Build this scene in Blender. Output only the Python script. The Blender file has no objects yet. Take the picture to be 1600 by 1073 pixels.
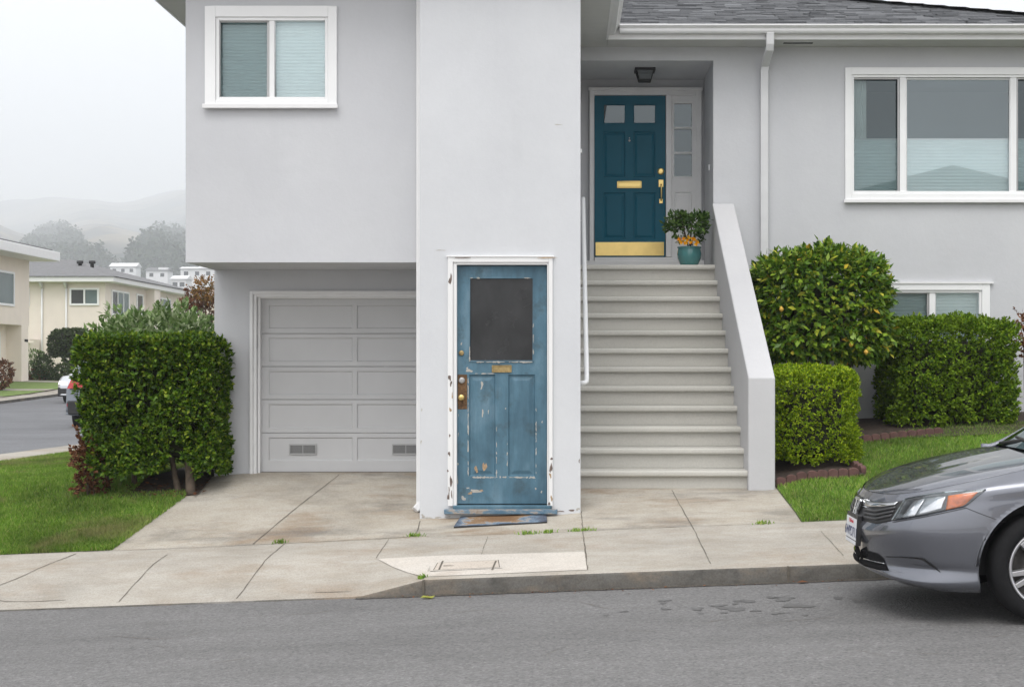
import bpy, bmesh, math, random
import numpy as np
from mathutils import Vector, Matrix
from mathutils.bvhtree import BVHTree

random.seed(7)
rng = np.random.default_rng(11)
SC = bpy.context.scene
COL = SC.collection
R = math.radians

# ------------------------------------------------------------------ camera
F, CX, CY, CH = 2300.0, 885.0, 567.0, 1.55      # measured from the photograph (1600 px wide)
cam_d = bpy.data.cameras.new("camera")
cam = bpy.data.objects.new("camera", cam_d)
COL.objects.link(cam)
cam.location = (0, 0, CH)
cam.rotation_euler = (R(90), 0, 0)
cam_d.sensor_fit = 'HORIZONTAL'
cam_d.sensor_width = 36
cam_d.lens = 36 * F / 1600
cam_d.shift_x = (800 - CX) / 1600
cam_d.shift_y = (CY - 536.5) / 1600
cam_d.clip_start = 0.1
cam_d.clip_end = 20000
SC.camera = cam

# ------------------------------------------------------------------ sky, sun, exposure
SUN_EL, SUN_AZ = 60, 194                # degrees; azimuth 180 = behind the camera
world = bpy.data.worlds.new("World")
SC.world = world
world.use_nodes = True
wn, wl = world.node_tree.nodes, world.node_tree.links
wn.clear()
w_out = wn.new("ShaderNodeOutputWorld")
sky = wn.new("ShaderNodeTexSky")
sky.sky_type = 'NISHITA'
sky.sun_disc = False
sky.sun_elevation = R(SUN_EL)
sky.sun_rotation = R(SUN_AZ)
sky.dust_density = 5.0
hsv = wn.new("ShaderNodeHueSaturation")
hsv.inputs["Saturation"].default_value = 0.25
bg1 = wn.new("ShaderNodeBackground")
bg1.inputs["Strength"].default_value = 0.06
wl.new(sky.outputs[0], hsv.inputs["Color"])
wl.new(hsv.outputs[0], bg1.inputs["Color"])
tc = wn.new("ShaderNodeTexCoord")
sep = wn.new("ShaderNodeSeparateXYZ")
wl.new(tc.outputs["Generated"], sep.inputs[0])
rmp = wn.new("ShaderNodeValToRGB")          # even cloud deck, brighter overhead
rmp.color_ramp.elements[0].position = 0.0
rmp.color_ramp.elements[0].color = (0.94, 0.95, 0.965, 1)
rmp.color_ramp.elements[1].position = 1.0
rmp.color_ramp.elements[1].color = (1.03, 1.03, 1.03, 1)
e = rmp.color_ramp.elements.new(0.16)
e.color = (0.93, 0.94, 0.955, 1)
cl = wn.new("ShaderNodeTexNoise")
cl.inputs["Scale"].default_value = 2.2
cl.inputs["Detail"].default_value = 5
wl.new(tc.outputs["Generated"], cl.inputs["Vector"])
wl.new(sep.outputs["Z"], rmp.inputs[0])
mr = wn.new("ShaderNodeMapRange")
mr.inputs["From Min"].default_value = 0.3
mr.inputs["From Max"].default_value = 0.7
mr.inputs["To Min"].default_value = 0.96
mr.inputs["To Max"].default_value = 1.04
wl.new(cl.outputs[0], mr.inputs[0])
vm = wn.new("ShaderNodeVectorMath"); vm.operation = 'SCALE'
wl.new(rmp.outputs[0], vm.inputs[0]); wl.new(mr.outputs[0], vm.inputs["Scale"])
bg2 = wn.new("ShaderNodeBackground")
bg2.inputs["Strength"].default_value = 1.29
wl.new(vm.outputs[0], bg2.inputs["Color"])
add = wn.new("ShaderNodeAddShader")
wl.new(bg1.outputs[0], add.inputs[0])
wl.new(bg2.outputs[0], add.inputs[1])
wl.new(add.outputs[0], w_out.inputs["Surface"])

sun_d = bpy.data.lights.new("sun", 'SUN')
sun_d.energy = 1.3
sun_d.angle = R(34)
sun_d.color = (1.0, 0.98, 0.955)
sun = bpy.data.objects.new("sun", sun_d)
COL.objects.link(sun)
sa, se = R(SUN_AZ), R(SUN_EL)
sdir = Vector((math.sin(sa) * math.cos(se), math.cos(sa) * math.cos(se), math.sin(se)))
sun.rotation_euler = sdir.to_track_quat('Z', 'Y').to_euler()
sun.location = (-5, -5, 20)

SC.view_settings.view_transform = 'Standard'
SC.view_settings.look = 'None'
SC.view_settings.gamma = 1.0
SC.view_settings.exposure = 0.0
SC.view_settings.use_curve_mapping = False
SC.render.engine = 'CYCLES'
SC.cycles.max_bounces = 8
SC.cycles.volume_bounces = 4
SC.cycles.transparent_max_bounces = 12

# ------------------------------------------------------------------ helpers
def X(px, Y): return (px - CX) * Y / F
def Z(py, Y): return CH - (py - CY) * Y / F

WL = {}                                     # world origin of every object built here

def tag(o, label=None, cat=None, group=None, kind=None):
    if label: o["label"] = label
    if cat: o["category"] = cat
    if group: o["group"] = group
    if kind: o["kind"] = kind
    return o

def empty(name, loc, label=None, cat=None, group=None):
    o = bpy.data.objects.new(name, None)
    o.empty_display_size = 0.2
    COL.objects.link(o)
    o.location = loc
    WL[o] = Vector(loc)
    return tag(o, label, cat, group)

def link(name, me, parent=None, org=None):
    o = bpy.data.objects.new(name, me)
    COL.objects.link(o)
    org = Vector(org) if org is not None else Vector((0, 0, 0))
    WL[o] = org
    if parent is not None:
        o.parent = parent
        o.location = org - WL[parent]
    else:
        o.location = org
    return o

def mesh_np(name, V, faces_flat, sizes, mats, parent=None, midx=None, smooth=False):
    """numpy arrays -> one mesh object whose origin sits at the middle of its foot"""
    V = np.asarray(V, dtype=np.float64).reshape(-1, 3)
    lo, hi = V.min(0), V.max(0)
    org = np.array([(lo[0] + hi[0]) / 2, (lo[1] + hi[1]) / 2, lo[2]])
    V = (V - org).astype(np.float32)
    sizes = np.asarray(sizes, dtype=np.int32)
    ff = np.asarray(faces_flat, dtype=np.int32)
    me = bpy.data.meshes.new(name)
    me.vertices.add(len(V)); me.vertices.foreach_set("co", V.ravel())
    me.loops.add(len(ff)); me.loops.foreach_set("vertex_index", ff)
    me.polygons.add(len(sizes))
    st = np.zeros(len(sizes), dtype=np.int32); st[1:] = np.cumsum(sizes)[:-1]
    me.polygons.foreach_set("loop_start", st)
    me.polygons.foreach_set("loop_total", sizes)
    if midx is not None:
        me.polygons.foreach_set("material_index", np.asarray(midx, dtype=np.int32))
    if smooth:
        me.polygons.foreach_set("use_smooth", np.ones(len(sizes), dtype=bool))
    me.update(calc_edges=True)
    me.validate()
    for m in (mats if isinstance(mats, (list, tuple)) else [mats]):
        me.materials.append(m)
    return link(name, me, parent, org)

class MB:
    """collects shapes and links them as ONE mesh object"""
    def __init__(s): s.v = []; s.f = []; s.m = []; s.sm = []
    def add(s, vs, fs, m=0, smooth=False):
        b = len(s.v); s.v.extend([tuple(map(float, q)) for q in vs])
        for f in fs:
            s.f.append([b + i for i in f]); s.m.append(m); s.sm.append(smooth)
    def box(s, x0, x1, y0, y1, z0, z1, m=0):
        vs = [(x, y, z) for z in (z0, z1) for y in (y0, y1) for x in (x0, x1)]
        s.add(vs, [(0, 2, 3, 1), (4, 5, 7, 6), (0, 1, 5, 4), (2, 6, 7, 3), (0, 4, 6, 2), (1, 3, 7, 5)], m)
    def quad(s, a, b, c, d, m=0): s.add([a, b, c, d], [(0, 1, 2, 3)], m)
    def prism(s, poly, d, m=0):
        """poly: 3D points of one end; d: extrusion vector"""
        n = len(poly); d = Vector(d)
        vs = [Vector(p) for p in poly]; vs += [p + d for p in vs]
        fs = [tuple(range(n))[::-1], tuple(range(n, 2 * n))]
        fs += [(i, (i + 1) % n, n + (i + 1) % n, n + i) for i in range(n)]
        s.add(vs, fs, m)
    def tube(s, pts, r, seg=10, m=0, cap=True):
        pts = [Vector(p) for p in pts]; n = len(pts)
        rs = r if isinstance(r, (list, tuple)) else [r] * n
        rings = []; prev = None
        for i, p in enumerate(pts):
            t = (pts[min(i + 1, n - 1)] - pts[max(i - 1, 0)]).normalized()
            a = prev if prev is not None else (Vector((0, 0, 1)) if abs(t.z) < .9 else Vector((1, 0, 0)))
            u = (a - t * a.dot(t))
            if u.length < 1e-4: u = t.orthogonal()
            u.normalize(); w = t.cross(u); prev = u
            rings += [p + (u * math.cos(2 * math.pi * k / seg) + w * math.sin(2 * math.pi * k / seg)) * rs[i] for k in range(seg)]
        fs = [(i * seg + k, i * seg + (k + 1) % seg, (i + 1) * seg + (k + 1) % seg, (i + 1) * seg + k) for i in range(n - 1) for k in range(seg)]
        s.add(rings, fs, m, True)
        if cap:
            b = len(s.v) - n * seg
            s.f.append([b + k for k in range(seg)][::-1]); s.m.append(m); s.sm.append(False)
            s.f.append([b + (n - 1) * seg + k for k in range(seg)]); s.m.append(m); s.sm.append(False)
    def lathe(s, c, prof, axis='z', seg=24, m=0):
        """prof: (radius, height along axis)"""
        c = Vector(c); vs = []
        for r, h in prof:
            for k in range(seg):
                a = 2 * math.pi * k / seg; ca, sa_ = r * math.cos(a), r * math.sin(a)
                vs.append(c + {'z': Vector((ca, sa_, h)), 'y': Vector((ca, h, sa_)), 'x': Vector((h, ca, sa_))}[axis])
        n = len(prof)
        s.add(vs, [(i * seg + k, i * seg + (k + 1) % seg, (i + 1) * seg + (k + 1) % seg, (i + 1) * seg + k) for i in range(n - 1) for k in range(seg)], m, True)
    def grid(s, P, m=0, smooth=True, flip=False):
        """P: rows x cols of points"""
        a, b = len(P), len(P[0]); vs = [q for row in P for q in row]
        fs = [(i * b + j, i * b + j + 1, (i + 1) * b + j + 1, (i + 1) * b + j) for i in range(a - 1) for j in range(b - 1)]
        if flip: fs = [f[::-1] for f in fs]
        s.add(vs, fs, m, smooth)
    def build(s, name, mats, parent=None, bevel=0, kind=None, seg=2, angle=35):
        V = np.array(s.v)
        ff = [i for f in s.f for i in f]
        o = mesh_np(name, V, ff, [len(f) for f in s.f], mats, parent, s.m)
        me = o.data
        if len(me.polygons) == len(s.sm):
            me.polygons.foreach_set("use_smooth", s.sm)
        bm = bmesh.new(); bm.from_mesh(me)
        bmesh.ops.remove_doubles(bm, verts=bm.verts, dist=1e-5)
        bmesh.ops.recalc_face_normals(bm, faces=bm.faces)
        bm.to_mesh(me); bm.free()
        if bevel:
            md = o.modifiers.new("bevel", 'BEVEL')
            md.width = bevel; md.segments = seg; md.limit_method = 'ANGLE'; md.angle_limit = R(angle)
            md.harden_normals = False
        if kind: o["kind"] = kind
        return o

# ------------------------------------------------------------------ materials
class NT:
    def __init__(s, name):
        s.m = bpy.data.materials.new(name); s.m.use_nodes = True
        s.n = s.m.node_tree.nodes; s.l = s.m.node_tree.links
        s.b = s.n["Principled BSDF"]; s.out = s.n["Material Output"]
        s.tc = s.n.new("ShaderNodeTexCoord")
        s.geo = None
    def pos(s):
        if s.geo is None: s.geo = s.n.new("ShaderNodeNewGeometry")
        return s.geo.outputs["Position"]
    def isl(s):
        s.pos(); return s.geo.outputs["Random Per Island"]
    def vscale(s, vec, sc):
        k = s.n.new("ShaderNodeVectorMath"); k.operation = 'MULTIPLY'
        s.l.new(vec, k.inputs[0]); k.inputs[1].default_value = sc
        return k.outputs[0]
    def noise(s, scale, detail=4, rough=.55, vec=None, stretch=None):
        v = vec if vec is not None else s.pos()
        if stretch: v = s.vscale(v, stretch)
        t = s.n.new("ShaderNodeTexNoise")
        t.inputs["Scale"].default_value = scale; t.inputs["Detail"].default_value = detail
        t.inputs["Roughness"].default_value = rough
        s.l.new(v, t.inputs["Vector"])
        return t.outputs[0]
    def ramp(s, fac, stops, interp='LINEAR'):
        r = s.n.new("ShaderNodeValToRGB"); r.color_ramp.interpolation = interp
        els = r.color_ramp.elements
        while len(els) < len(stops): els.new(0.5)
        for el, (p, c) in zip(els, stops):
            el.position = p; el.color = (c, c, c, 1) if isinstance(c, (int, float)) else (*c, 1)
        s.l.new(fac, r.inputs[0]); return r.outputs[0]
    def mix(s, a, b, fac, mode='MIX'):
        k = s.n.new("ShaderNodeMix"); k.data_type = 'RGBA'; k.blend_type = mode
        for sock, val in ((k.inputs["Factor"], fac), (k.inputs["A"] if False else k.inputs[6], a), (k.inputs[7], b)):
            if isinstance(val, (int, float)): sock.default_value = val
            elif isinstance(val, tuple): sock.default_value = (*val, 1)
            else: s.l.new(val, sock)
        return k.outputs[2]
    def math(s, op, a, b=0.0):
        k = s.n.new("ShaderNodeMath"); k.operation = op
        for sock, val in zip(k.inputs, (a, b)):
            if isinstance(val, (int, float)): sock.default_value = val
            else: s.l.new(val, sock)
        return k.outputs[0]
    def bump(s, h, strength=.3, dist=.01, prev=None):
        k = s.n.new("ShaderNodeBump"); k.inputs["Strength"].default_value = strength
        k.inputs["Distance"].default_value = dist
        s.l.new(h, k.inputs["Height"])
        if prev is not None: s.l.new(prev, k.inputs["Normal"])
        return k.outputs[0]
    def fin(s, col=None, rough=None, nrm=None, **kw):
        if col is not None:
            if isinstance(col, tuple): s.b.inputs["Base Color"].default_value = (*col, 1)
            else: s.l.new(col, s.b.inputs["Base Color"])
        if rough is not None:
            if isinstance(rough, (int, float)): s.b.inputs["Roughness"].default_value = rough
            else: s.l.new(rough, s.b.inputs["Roughness"])
        if nrm is not None: s.l.new(nrm, s.b.inputs["Normal"])
        for k, v in kw.items(): s.b.inputs[k.replace("_", " ")].default_value = v
        return s.m

def tup(c, k): return tuple(min(1, q * k) for q in c)

def m_simple(name, c, rough=.5, var=.06, nscale=6, **kw):
    t = NT(name)
    col = t.ramp(t.noise(nscale, 4), [(.3, tup(c, 1 - var)), (.7, tup(c, 1 + var))])
    return t.fin(col, rough, **kw)

def m_stucco(name, c, bump=.35):
    t = NT(name)
    big = t.noise(.8, 5, .6)
    col = t.ramp(big, [(.3, tup(c, .955)), (.7, tup(c, 1.03))])
    patchy = t.ramp(t.noise(2.3, 4, .5, stretch=(1, 1, .6)), [(.35, (.972, .972, .978)), (.65, (1.0, 1.0, 1.0))])
    col = t.mix(col, patchy, 1.0, 'MULTIPLY')
    streak = t.ramp(t.noise(3, 6, .65, stretch=(1, 1, .10)), [(.60, 1.0), (.85, .95)])
    col = t.mix(col, streak, 1.0, 'MULTIPLY')
    speck = t.ramp(t.noise(38, 3, .7), [(.35, .96), (.6, 1.01)])
    col = t.mix(col, speck, .35, 'MULTIPLY')
    b1 = t.bump(t.noise(4, 5, .6), bump * .6, .03)
    b2 = t.bump(t.noise(60, 4, .6), bump * .35, .005, b1)
    return t.fin(col, .88, b2, Specular_IOR_Level=.25)

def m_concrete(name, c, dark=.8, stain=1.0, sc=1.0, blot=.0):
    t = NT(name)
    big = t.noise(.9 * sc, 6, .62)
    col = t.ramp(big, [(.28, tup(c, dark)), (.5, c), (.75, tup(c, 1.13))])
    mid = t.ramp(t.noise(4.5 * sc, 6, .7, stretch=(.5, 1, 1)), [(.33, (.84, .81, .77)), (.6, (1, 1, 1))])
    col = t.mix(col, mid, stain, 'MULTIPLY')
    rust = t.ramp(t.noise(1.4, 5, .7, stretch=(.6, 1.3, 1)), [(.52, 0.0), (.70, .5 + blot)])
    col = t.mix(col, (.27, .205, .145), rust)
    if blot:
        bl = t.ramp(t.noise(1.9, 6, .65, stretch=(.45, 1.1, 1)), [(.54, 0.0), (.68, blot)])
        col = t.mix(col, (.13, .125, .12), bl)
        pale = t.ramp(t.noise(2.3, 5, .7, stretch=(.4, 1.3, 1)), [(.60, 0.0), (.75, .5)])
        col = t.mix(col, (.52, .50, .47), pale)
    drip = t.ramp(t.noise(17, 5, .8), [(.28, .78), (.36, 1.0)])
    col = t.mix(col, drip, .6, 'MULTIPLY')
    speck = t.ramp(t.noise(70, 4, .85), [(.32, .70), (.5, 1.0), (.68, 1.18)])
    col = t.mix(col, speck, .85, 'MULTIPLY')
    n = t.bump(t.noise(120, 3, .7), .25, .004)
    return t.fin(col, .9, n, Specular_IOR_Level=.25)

def m_asphalt(name, c):
    t = NT(name)
    big = t.ramp(t.noise(.5, 6, .6, stretch=(.35, 1, 1)), [(.3, .84), (.7, 1.10)])
    mid = t.ramp(t.noise(3.0, 6, .7, stretch=(.35, 1, 1)), [(.3, .86), (.7, 1.08)])
    vor = t.n.new("ShaderNodeTexVoronoi"); vor.inputs["Scale"].default_value = 70
    t.l.new(t.pos(), vor.inputs["Vector"])
    agg = t.ramp(vor.outputs["Color"], [(.05, .55), (.4, .93), (.7, 1.05), (.98, 1.5)])
    fine = t.ramp(t.noise(38, 4, .85), [(.32, .72), (.5, 1.0), (.68, 1.22)])
    pits = t.ramp(t.noise(9, 5, .8, stretch=(.5, 1, 1)), [(.27, .55), (.36, 1.0)])
    col = t.mix(c, big, 1.0, 'MULTIPLY')
    col = t.mix(col, mid, 1.0, 'MULTIPLY')
    col = t.mix(col, agg, .6, 'MULTIPLY')
    col = t.mix(col, fine, .9, 'MULTIPLY')
    col = t.mix(col, pits, .8, 'MULTIPLY')
    n = t.bump(vor.outputs["Distance"], .7, .008)
    n = t.bump(t.noise(14, 5, .7), .4, .012, n)
    return t.fin(col, .88, n, Specular_IOR_Level=.3)

def m_leaf(name, stops, rough=.42, trans=.25, spec=.4, patch=None):
    rough += .12; spec *= .5
    t = NT(name)
    col = t.ramp(t.isl(), stops)
    if patch:
        col = t.mix(col, patch, t.ramp(t.noise(2.6, 3), [(.48, 0.0), (.68, .75)]))
    t.l.new(col, t.b.inputs["Base Color"])
    t.b.inputs["Roughness"].default_value = rough
    t.b.inputs["Specular IOR Level"].default_value = spec
    tr = t.n.new("ShaderNodeBsdfTranslucent"); t.l.new(col, tr.inputs["Color"])
    mx = t.n.new("ShaderNodeMixShader"); mx.inputs[0].default_value = trans
    t.l.new(t.b.outputs[0], mx.inputs[1]); t.l.new(tr.outputs[0], mx.inputs[2])
    t.l.new(mx.outputs[0], t.out.inputs["Surface"])
    return t.m

def m_glass(name, tint=(.62, .70, .70), refl=.13, rough=.015):
    t = NT(name); t.n.remove(t.b)
    tr = t.n.new("ShaderNodeBsdfTransparent"); tr.inputs["Color"].default_value = (*tint, 1)
    gl = t.n.new("ShaderNodeBsdfGlossy"); gl.inputs["Roughness"].default_value = rough; gl.inputs["Color"].default_value = (.86, .96, 1.0, 1)
    fr = t.n.new("ShaderNodeFresnel"); fr.inputs["IOR"].default_value = 1.5
    ad = t.math('ADD', fr.outputs[0], refl - .04)
    mx = t.n.new("ShaderNodeMixShader")
    t.l.new(ad, mx.inputs[0]); t.l.new(tr.outputs[0], mx.inputs[1]); t.l.new(gl.outputs[0], mx.inputs[2])
    t.l.new(mx.outputs[0], t.out.inputs["Surface"])
    return t.m

WALL = (.535, .543, .562)
M = {}
M['stucco'] = m_stucco("stucco paint", WALL)
M['bay'] = m_stucco("bay stucco paint", (.575, .587, .606), .28)
M['cheek'] = m_stucco("parapet paint", (.50, .50, .51), .25)
M['trim'] = m_simple("white trim paint", (.72, .72, .725), .45, .03)
M['vinyl'] = m_simple("white vinyl", (.78, .785, .79), .3, .02)
M['soffit'] = m_simple("soffit paint", (.50, .50, .49), .7, .04)
M['spout'] = m_simple('downspout paint', (.585, .59, .60), .5, .04)
M['gutter'] = m_simple("gutter enamel", (.70, .70, .71), .4, .04)
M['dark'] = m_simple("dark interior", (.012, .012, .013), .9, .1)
M['room'] = m_simple("room wall", (.34, .43, .47), .9, .1, 1)
M['screen'] = m_simple("insect screen", (.035, .037, .04), .8, .1)
M['grey_metal'] = m_simple("grey aluminium", (.38, .38, .38), .4, .06, Metallic=.6)
M['black'] = m_simple("black rubber", (.018, .018, .019), .7, .15)
M['glass'] = m_glass("window glass", (.95, .985, .985), .14)
M['glass_dark'] = m_glass("sash glass", (.55, .61, .61), .08)
M['blind'] = m_simple("pleated blind", (.82, .89, .89), .8, .02)
M['curtain'] = m_simple("curtain", (.86, .90, .88), .9, .04)
M['garage'] = m_simple("garage door paint", (.51, .512, .52), .55, .035, 2.5)
M['brass'] = m_simple("polished brass", (.70, .52, .20), .3, .06, 12, Metallic=1.0)
M['old_brass'] = m_simple("tarnished brass", (.36, .27, .13), .5, .25, 40, Metallic=.9)
M['steel'] = m_simple("worn steel", (.45, .44, .43), .4, .15, 40, Metallic=.9)
M['rust_plate'] = m_simple("rusty lock plate", (.13, .07, .03), .65, .5, 60, Metallic=.3)
M['soil'] = m_simple("soil", (.045, .03, .022), .95, .5, 30)
M['terracotta'] = m_simple("edging brick", (.105, .052, .045), .85, .25, 14)
M['bark'] = m_simple("bark", (.10, .075, .055), .9, .35, 20)
M['core_shade'] = m_simple("dark twigs", (.025, .027, .012), .95, .4, 20)  # near-black tone stands in for the shade deep inside the foliage
M['chip_white'] = m_simple("old white primer", (.40, .38, .345), .8, .15, 60)
M['chip_wood'] = m_simple("bare wood", (.36, .25, .15), .8, .35, 50)
M['chip_dark'] = m_simple("weathered wood", (.14, .105, .09), .85, .4, 50)
M['wet'] = m_simple("oil stain", (.105, .103, .102), .7, .15, 12)
M['grit'] = m_simple('gutter grit', (.075, .066, .055), .95, .6, 60)
M['joint'] = m_simple("dirty joint", (.12, .105, .085), .95, .3, 30)

def m_steps():
    t = NT("step paint")
    col = t.ramp(t.noise(2, 5, .6, stretch=(.4, 1, 1)), [(.3, (.45, .438, .40)), (.7, (.52, .506, .464))])
    sp = t.ramp(t.noise(60, 3, .7), [(.35, .93), (.6, 1.03)])
    col = t.mix(col, sp, .8, 'MULTIPLY')
    return t.fin(col, .7, t.bump(t.noise(80, 3), .15, .004))
M['steps'] = m_steps()

def m_blue():
    t = NT("weathered blue paint")
    a = t.ramp(t.noise(3.2, 6, .65, stretch=(1, 1, .5)), [(.3, (.036, .092, .135)), (.52, (.066, .148, .205)), (.72, (.135, .228, .290))])
    st = t.ramp(t.noise(26, 5, .7, stretch=(1, 1, .10)), [(.35, .86), (.6, 1.06)])
    col = t.mix(a, st, .8, 'MULTIPLY')
    grime = t.ramp(t.noise(5, 6, .7), [(.55, 0.0), (.70, .7)])
    col = t.mix(col, (.035, .06, .07), grime)
    fleck = t.ramp(t.noise(55, 4, .7), [(.70, 0.0), (.74, .8)])
    col = t.mix(col, (.42, .42, .40), fleck)
    return t.fin(col, t.ramp(t.noise(9, 4), [(.3, .42), (.7, .68)]), t.bump(t.noise(40, 5, .7, stretch=(1, 1, .2)), .2, .004))
M['blue'] = m_blue()

def m_sill():
    t = NT("flaking blue sill")
    n = t.noise(9, 6, .7, stretch=(.5, 1.5, 1))
    col = t.ramp(n, [(.40, (.075, .15, .22)), (.49, (.14, .21, .27)), (.53, (.33, .30, .27)), (.60, (.24, .19, .15)), (.7, (.12, .09, .07))])
    return t.fin(col, .8, t.bump(n, .4, .01))
M['sill'] = m_sill()

def m_mat():
    t = NT("faded mat")
    sep_ = t.n.new("ShaderNodeSeparateXYZ"); t.l.new(t.tc.outputs["Generated"], sep_.inputs[0])
    dx = t.math('ABSOLUTE', t.math('SUBTRACT', sep_.outputs["X"], .48)); dy = t.math('ABSOLUTE', t.math('SUBTRACT', sep_.outputs["Y"], .52))
    d = t.math('MAXIMUM', t.math('MULTIPLY', dx, 1.9), t.math('MULTIPLY', dy, 1.75))
    d = t.math('ADD', d, t.math('MULTIPLY', t.math('SUBTRACT', t.noise(9, 6, .7), .5), 1.5))
    col = t.ramp(d, [(.25, (.19, .105, .05)), (.52, (.25, .16, .09)), (.62, (.30, .29, .28)), (.70, (.14, .20, .27)), (.95, (.075, .09, .125))])
    sp = t.ramp(t.noise(140, 2, .8), [(.3, .6), (.6, 1.15)])
    return t.fin(t.mix(col, sp, .9, 'MULTIPLY'), .95, t.bump(t.noise(160, 2), .6, .008))
M['mat'] = m_mat()

def m_trimworn():
    t = NT("peeling white paint")
    n = t.noise(11, 6, .7, stretch=(1.6, 1, .45))
    col = t.ramp(n, [(.66, (.72, .72, .72)), (.69, (.45, .42, .38)), (.73, (.13, .10, .085))])
    return t.fin(col, .6, t.bump(n, .15, .004))
M['trim_worn'] = m_trimworn()
M['teal'] = m_simple("teal door enamel", (.005, .100, .155), .45, .05, 3, Specular_IOR_Level=.22)
M['asphalt'] = m_asphalt("worn asphalt", (.170, .167, .166))
M['side_asphalt'] = m_asphalt("side street asphalt", (.165, .168, .178))
M['sidewalk'] = m_concrete("pavement concrete", (.385, .36, .32), .80, 1.0, 1.0, .08)
M['drive'] = m_concrete("driveway concrete", (.40, .37, .32), .60, 1.0, 1.0, .62)
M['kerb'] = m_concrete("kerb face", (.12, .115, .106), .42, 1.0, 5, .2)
M['patch'] = m_concrete("new concrete", (.52, .485, .44), .93, .5)
M['lid'] = m_concrete("cover concrete", (.49, .44, .385), .9, .6)
M['lawn'] = m_simple("lawn thatch", (.06, .085, .02), .95, .5, 9)
M['far_lawn'] = m_simple("distant lawn", (.15, .22, .05), .95, .2, 4)
M['earth'] = m_simple("dry earth", (.20, .17, .12), .95, .2, .4)

def m_grass(name, dry):
    t = NT(name)
    col = t.ramp(t.isl(), [(0, (.085, .210, .014)), (.5, (.200, .370, .036)), (.9, (.33, .48, .07)), (1, (.54, .48, .20))])
    dk = t.ramp(t.noise(1.1, 4, .6), [(.32, .55), (.5, .95), (.68, 1.2)])
    col = t.mix(col, dk, 1.0, 'MULTIPLY')
    col = t.mix(col, (.36, .29, .15), t.ramp(t.noise(1.3, 5, .65), [(.54, 0.0), (.66, dry)]))
    t.l.new(col, t.b.inputs["Base Color"]); t.b.inputs["Roughness"].default_value = .5
    tr = t.n.new("ShaderNodeBsdfTranslucent"); t.l.new(col, tr.inputs["Color"])
    mx = t.n.new("ShaderNodeMixShader"); mx.inputs[0].default_value = .3
    t.l.new(t.b.outputs[0], mx.inputs[1]); t.l.new(tr.outputs[0], mx.inputs[2])
    t.l.new(mx.outputs[0], t.out.inputs["Surface"])
    return t.m
M['grass'] = m_grass("grass blades", .55)
M['grass_right'] = m_grass("grass blades lush", .25)
M['shingle'] = None
def m_shingle():
    t = NT("asphalt shingle")
    col = t.ramp(t.isl(), [(0, (.072, .075, .082)), (.5, (.104, .108, .116)), (1, (.145, .150, .160))])
    sp = t.ramp(t.noise(120, 2, .8), [(.3, .7), (.7, 1.3)])
    return t.fin(t.mix(col, sp, .8, 'MULTIPLY'), .9, t.bump(t.noise(150, 2), .4, .004))
M['shingle'] = m_shingle()

# leaves
M['hedge_leaf'] = m_leaf("privet leaf", [(0, (0.020, 0.054, 0.004)), (.4, (0.055, 0.125, 0.006)), (.8, (0.123, 0.215, 0.012)), (1, (0.267, 0.326, 0.031))], .35, .22, .5)
M['box_leaf'] = m_leaf("box leaf", [(0, (0.095, 0.181, 0.005)), (.5, (0.230, 0.356, 0.010)), (1, (0.446, 0.525, 0.024))], .4, .3, .4)
M['round_leaf'] = m_leaf("pittosporum leaf", [(0, (0.042, 0.100, 0.006)), (.5, (0.119, 0.225, 0.011)), (1, (0.280, 0.388, 0.024))], .38, .28, .4, patch=(.19, .29, .02))
M['camellia'] = m_leaf("camellia leaf", [(0, (0.034, 0.090, 0.009)), (.5, (0.107, 0.205, 0.016)), (.86, (0.244, 0.355, 0.032)), (.988, (0.487, 0.464, 0.054)), (1, (0.761, 0.450, 0.045))], .25, .2, .55)
M['pale_shrub'] = m_leaf("pale shrub leaf", [(0, (0.083, 0.159, 0.041)), (.6, (0.206, 0.304, 0.101)), (1, (0.522, 0.582, 0.378))], .35, .25, .5)  # pale leaves; the whitish end also stands in for glossy highlights
M['rust_leaf'] = m_leaf("rust leaf", [(0, (.07, .03, .018)), (.5, (.17, .07, .035)), (1, (.30, .15, .08))], .6, .3, .3)
M['rust_tree'] = m_leaf("autumn tree leaf", [(0, (.10, .09, .03)), (.5, (.22, .12, .035)), (1, (.33, .17, .05))], .6, .3, .3)
M['dark_leaf'] = m_leaf("dark topiary leaf", [(0, (.030, .055, .018)), (1, (.10, .14, .05))], .5, .15, .3)
M['pot_leaf'] = m_leaf("potted leaf", [(0, (.020, .058, .012)), (1, (.10, .17, .035))], .35, .2, .5)
M['flower'] = m_leaf("flower petal", [(0, (.75, .22, .01)), (.6, (.85, .40, .015)), (1, (.85, .58, .03))], .6, .3, .2)
M['bloom'] = m_simple('yellowing bloom', (.55, .33, .05), .6, .2, 30)
M['fallen'] = m_leaf("fallen leaf", [(0, (.30, .33, .06)), (1, (.38, .38, .09))], .5, .3, .3)
M['wood_leaf'] = m_leaf("far tree leaf", [(0, (.022, .036, .022)), (1, (.055, .075, .042))], .7, .1, .2)

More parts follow.
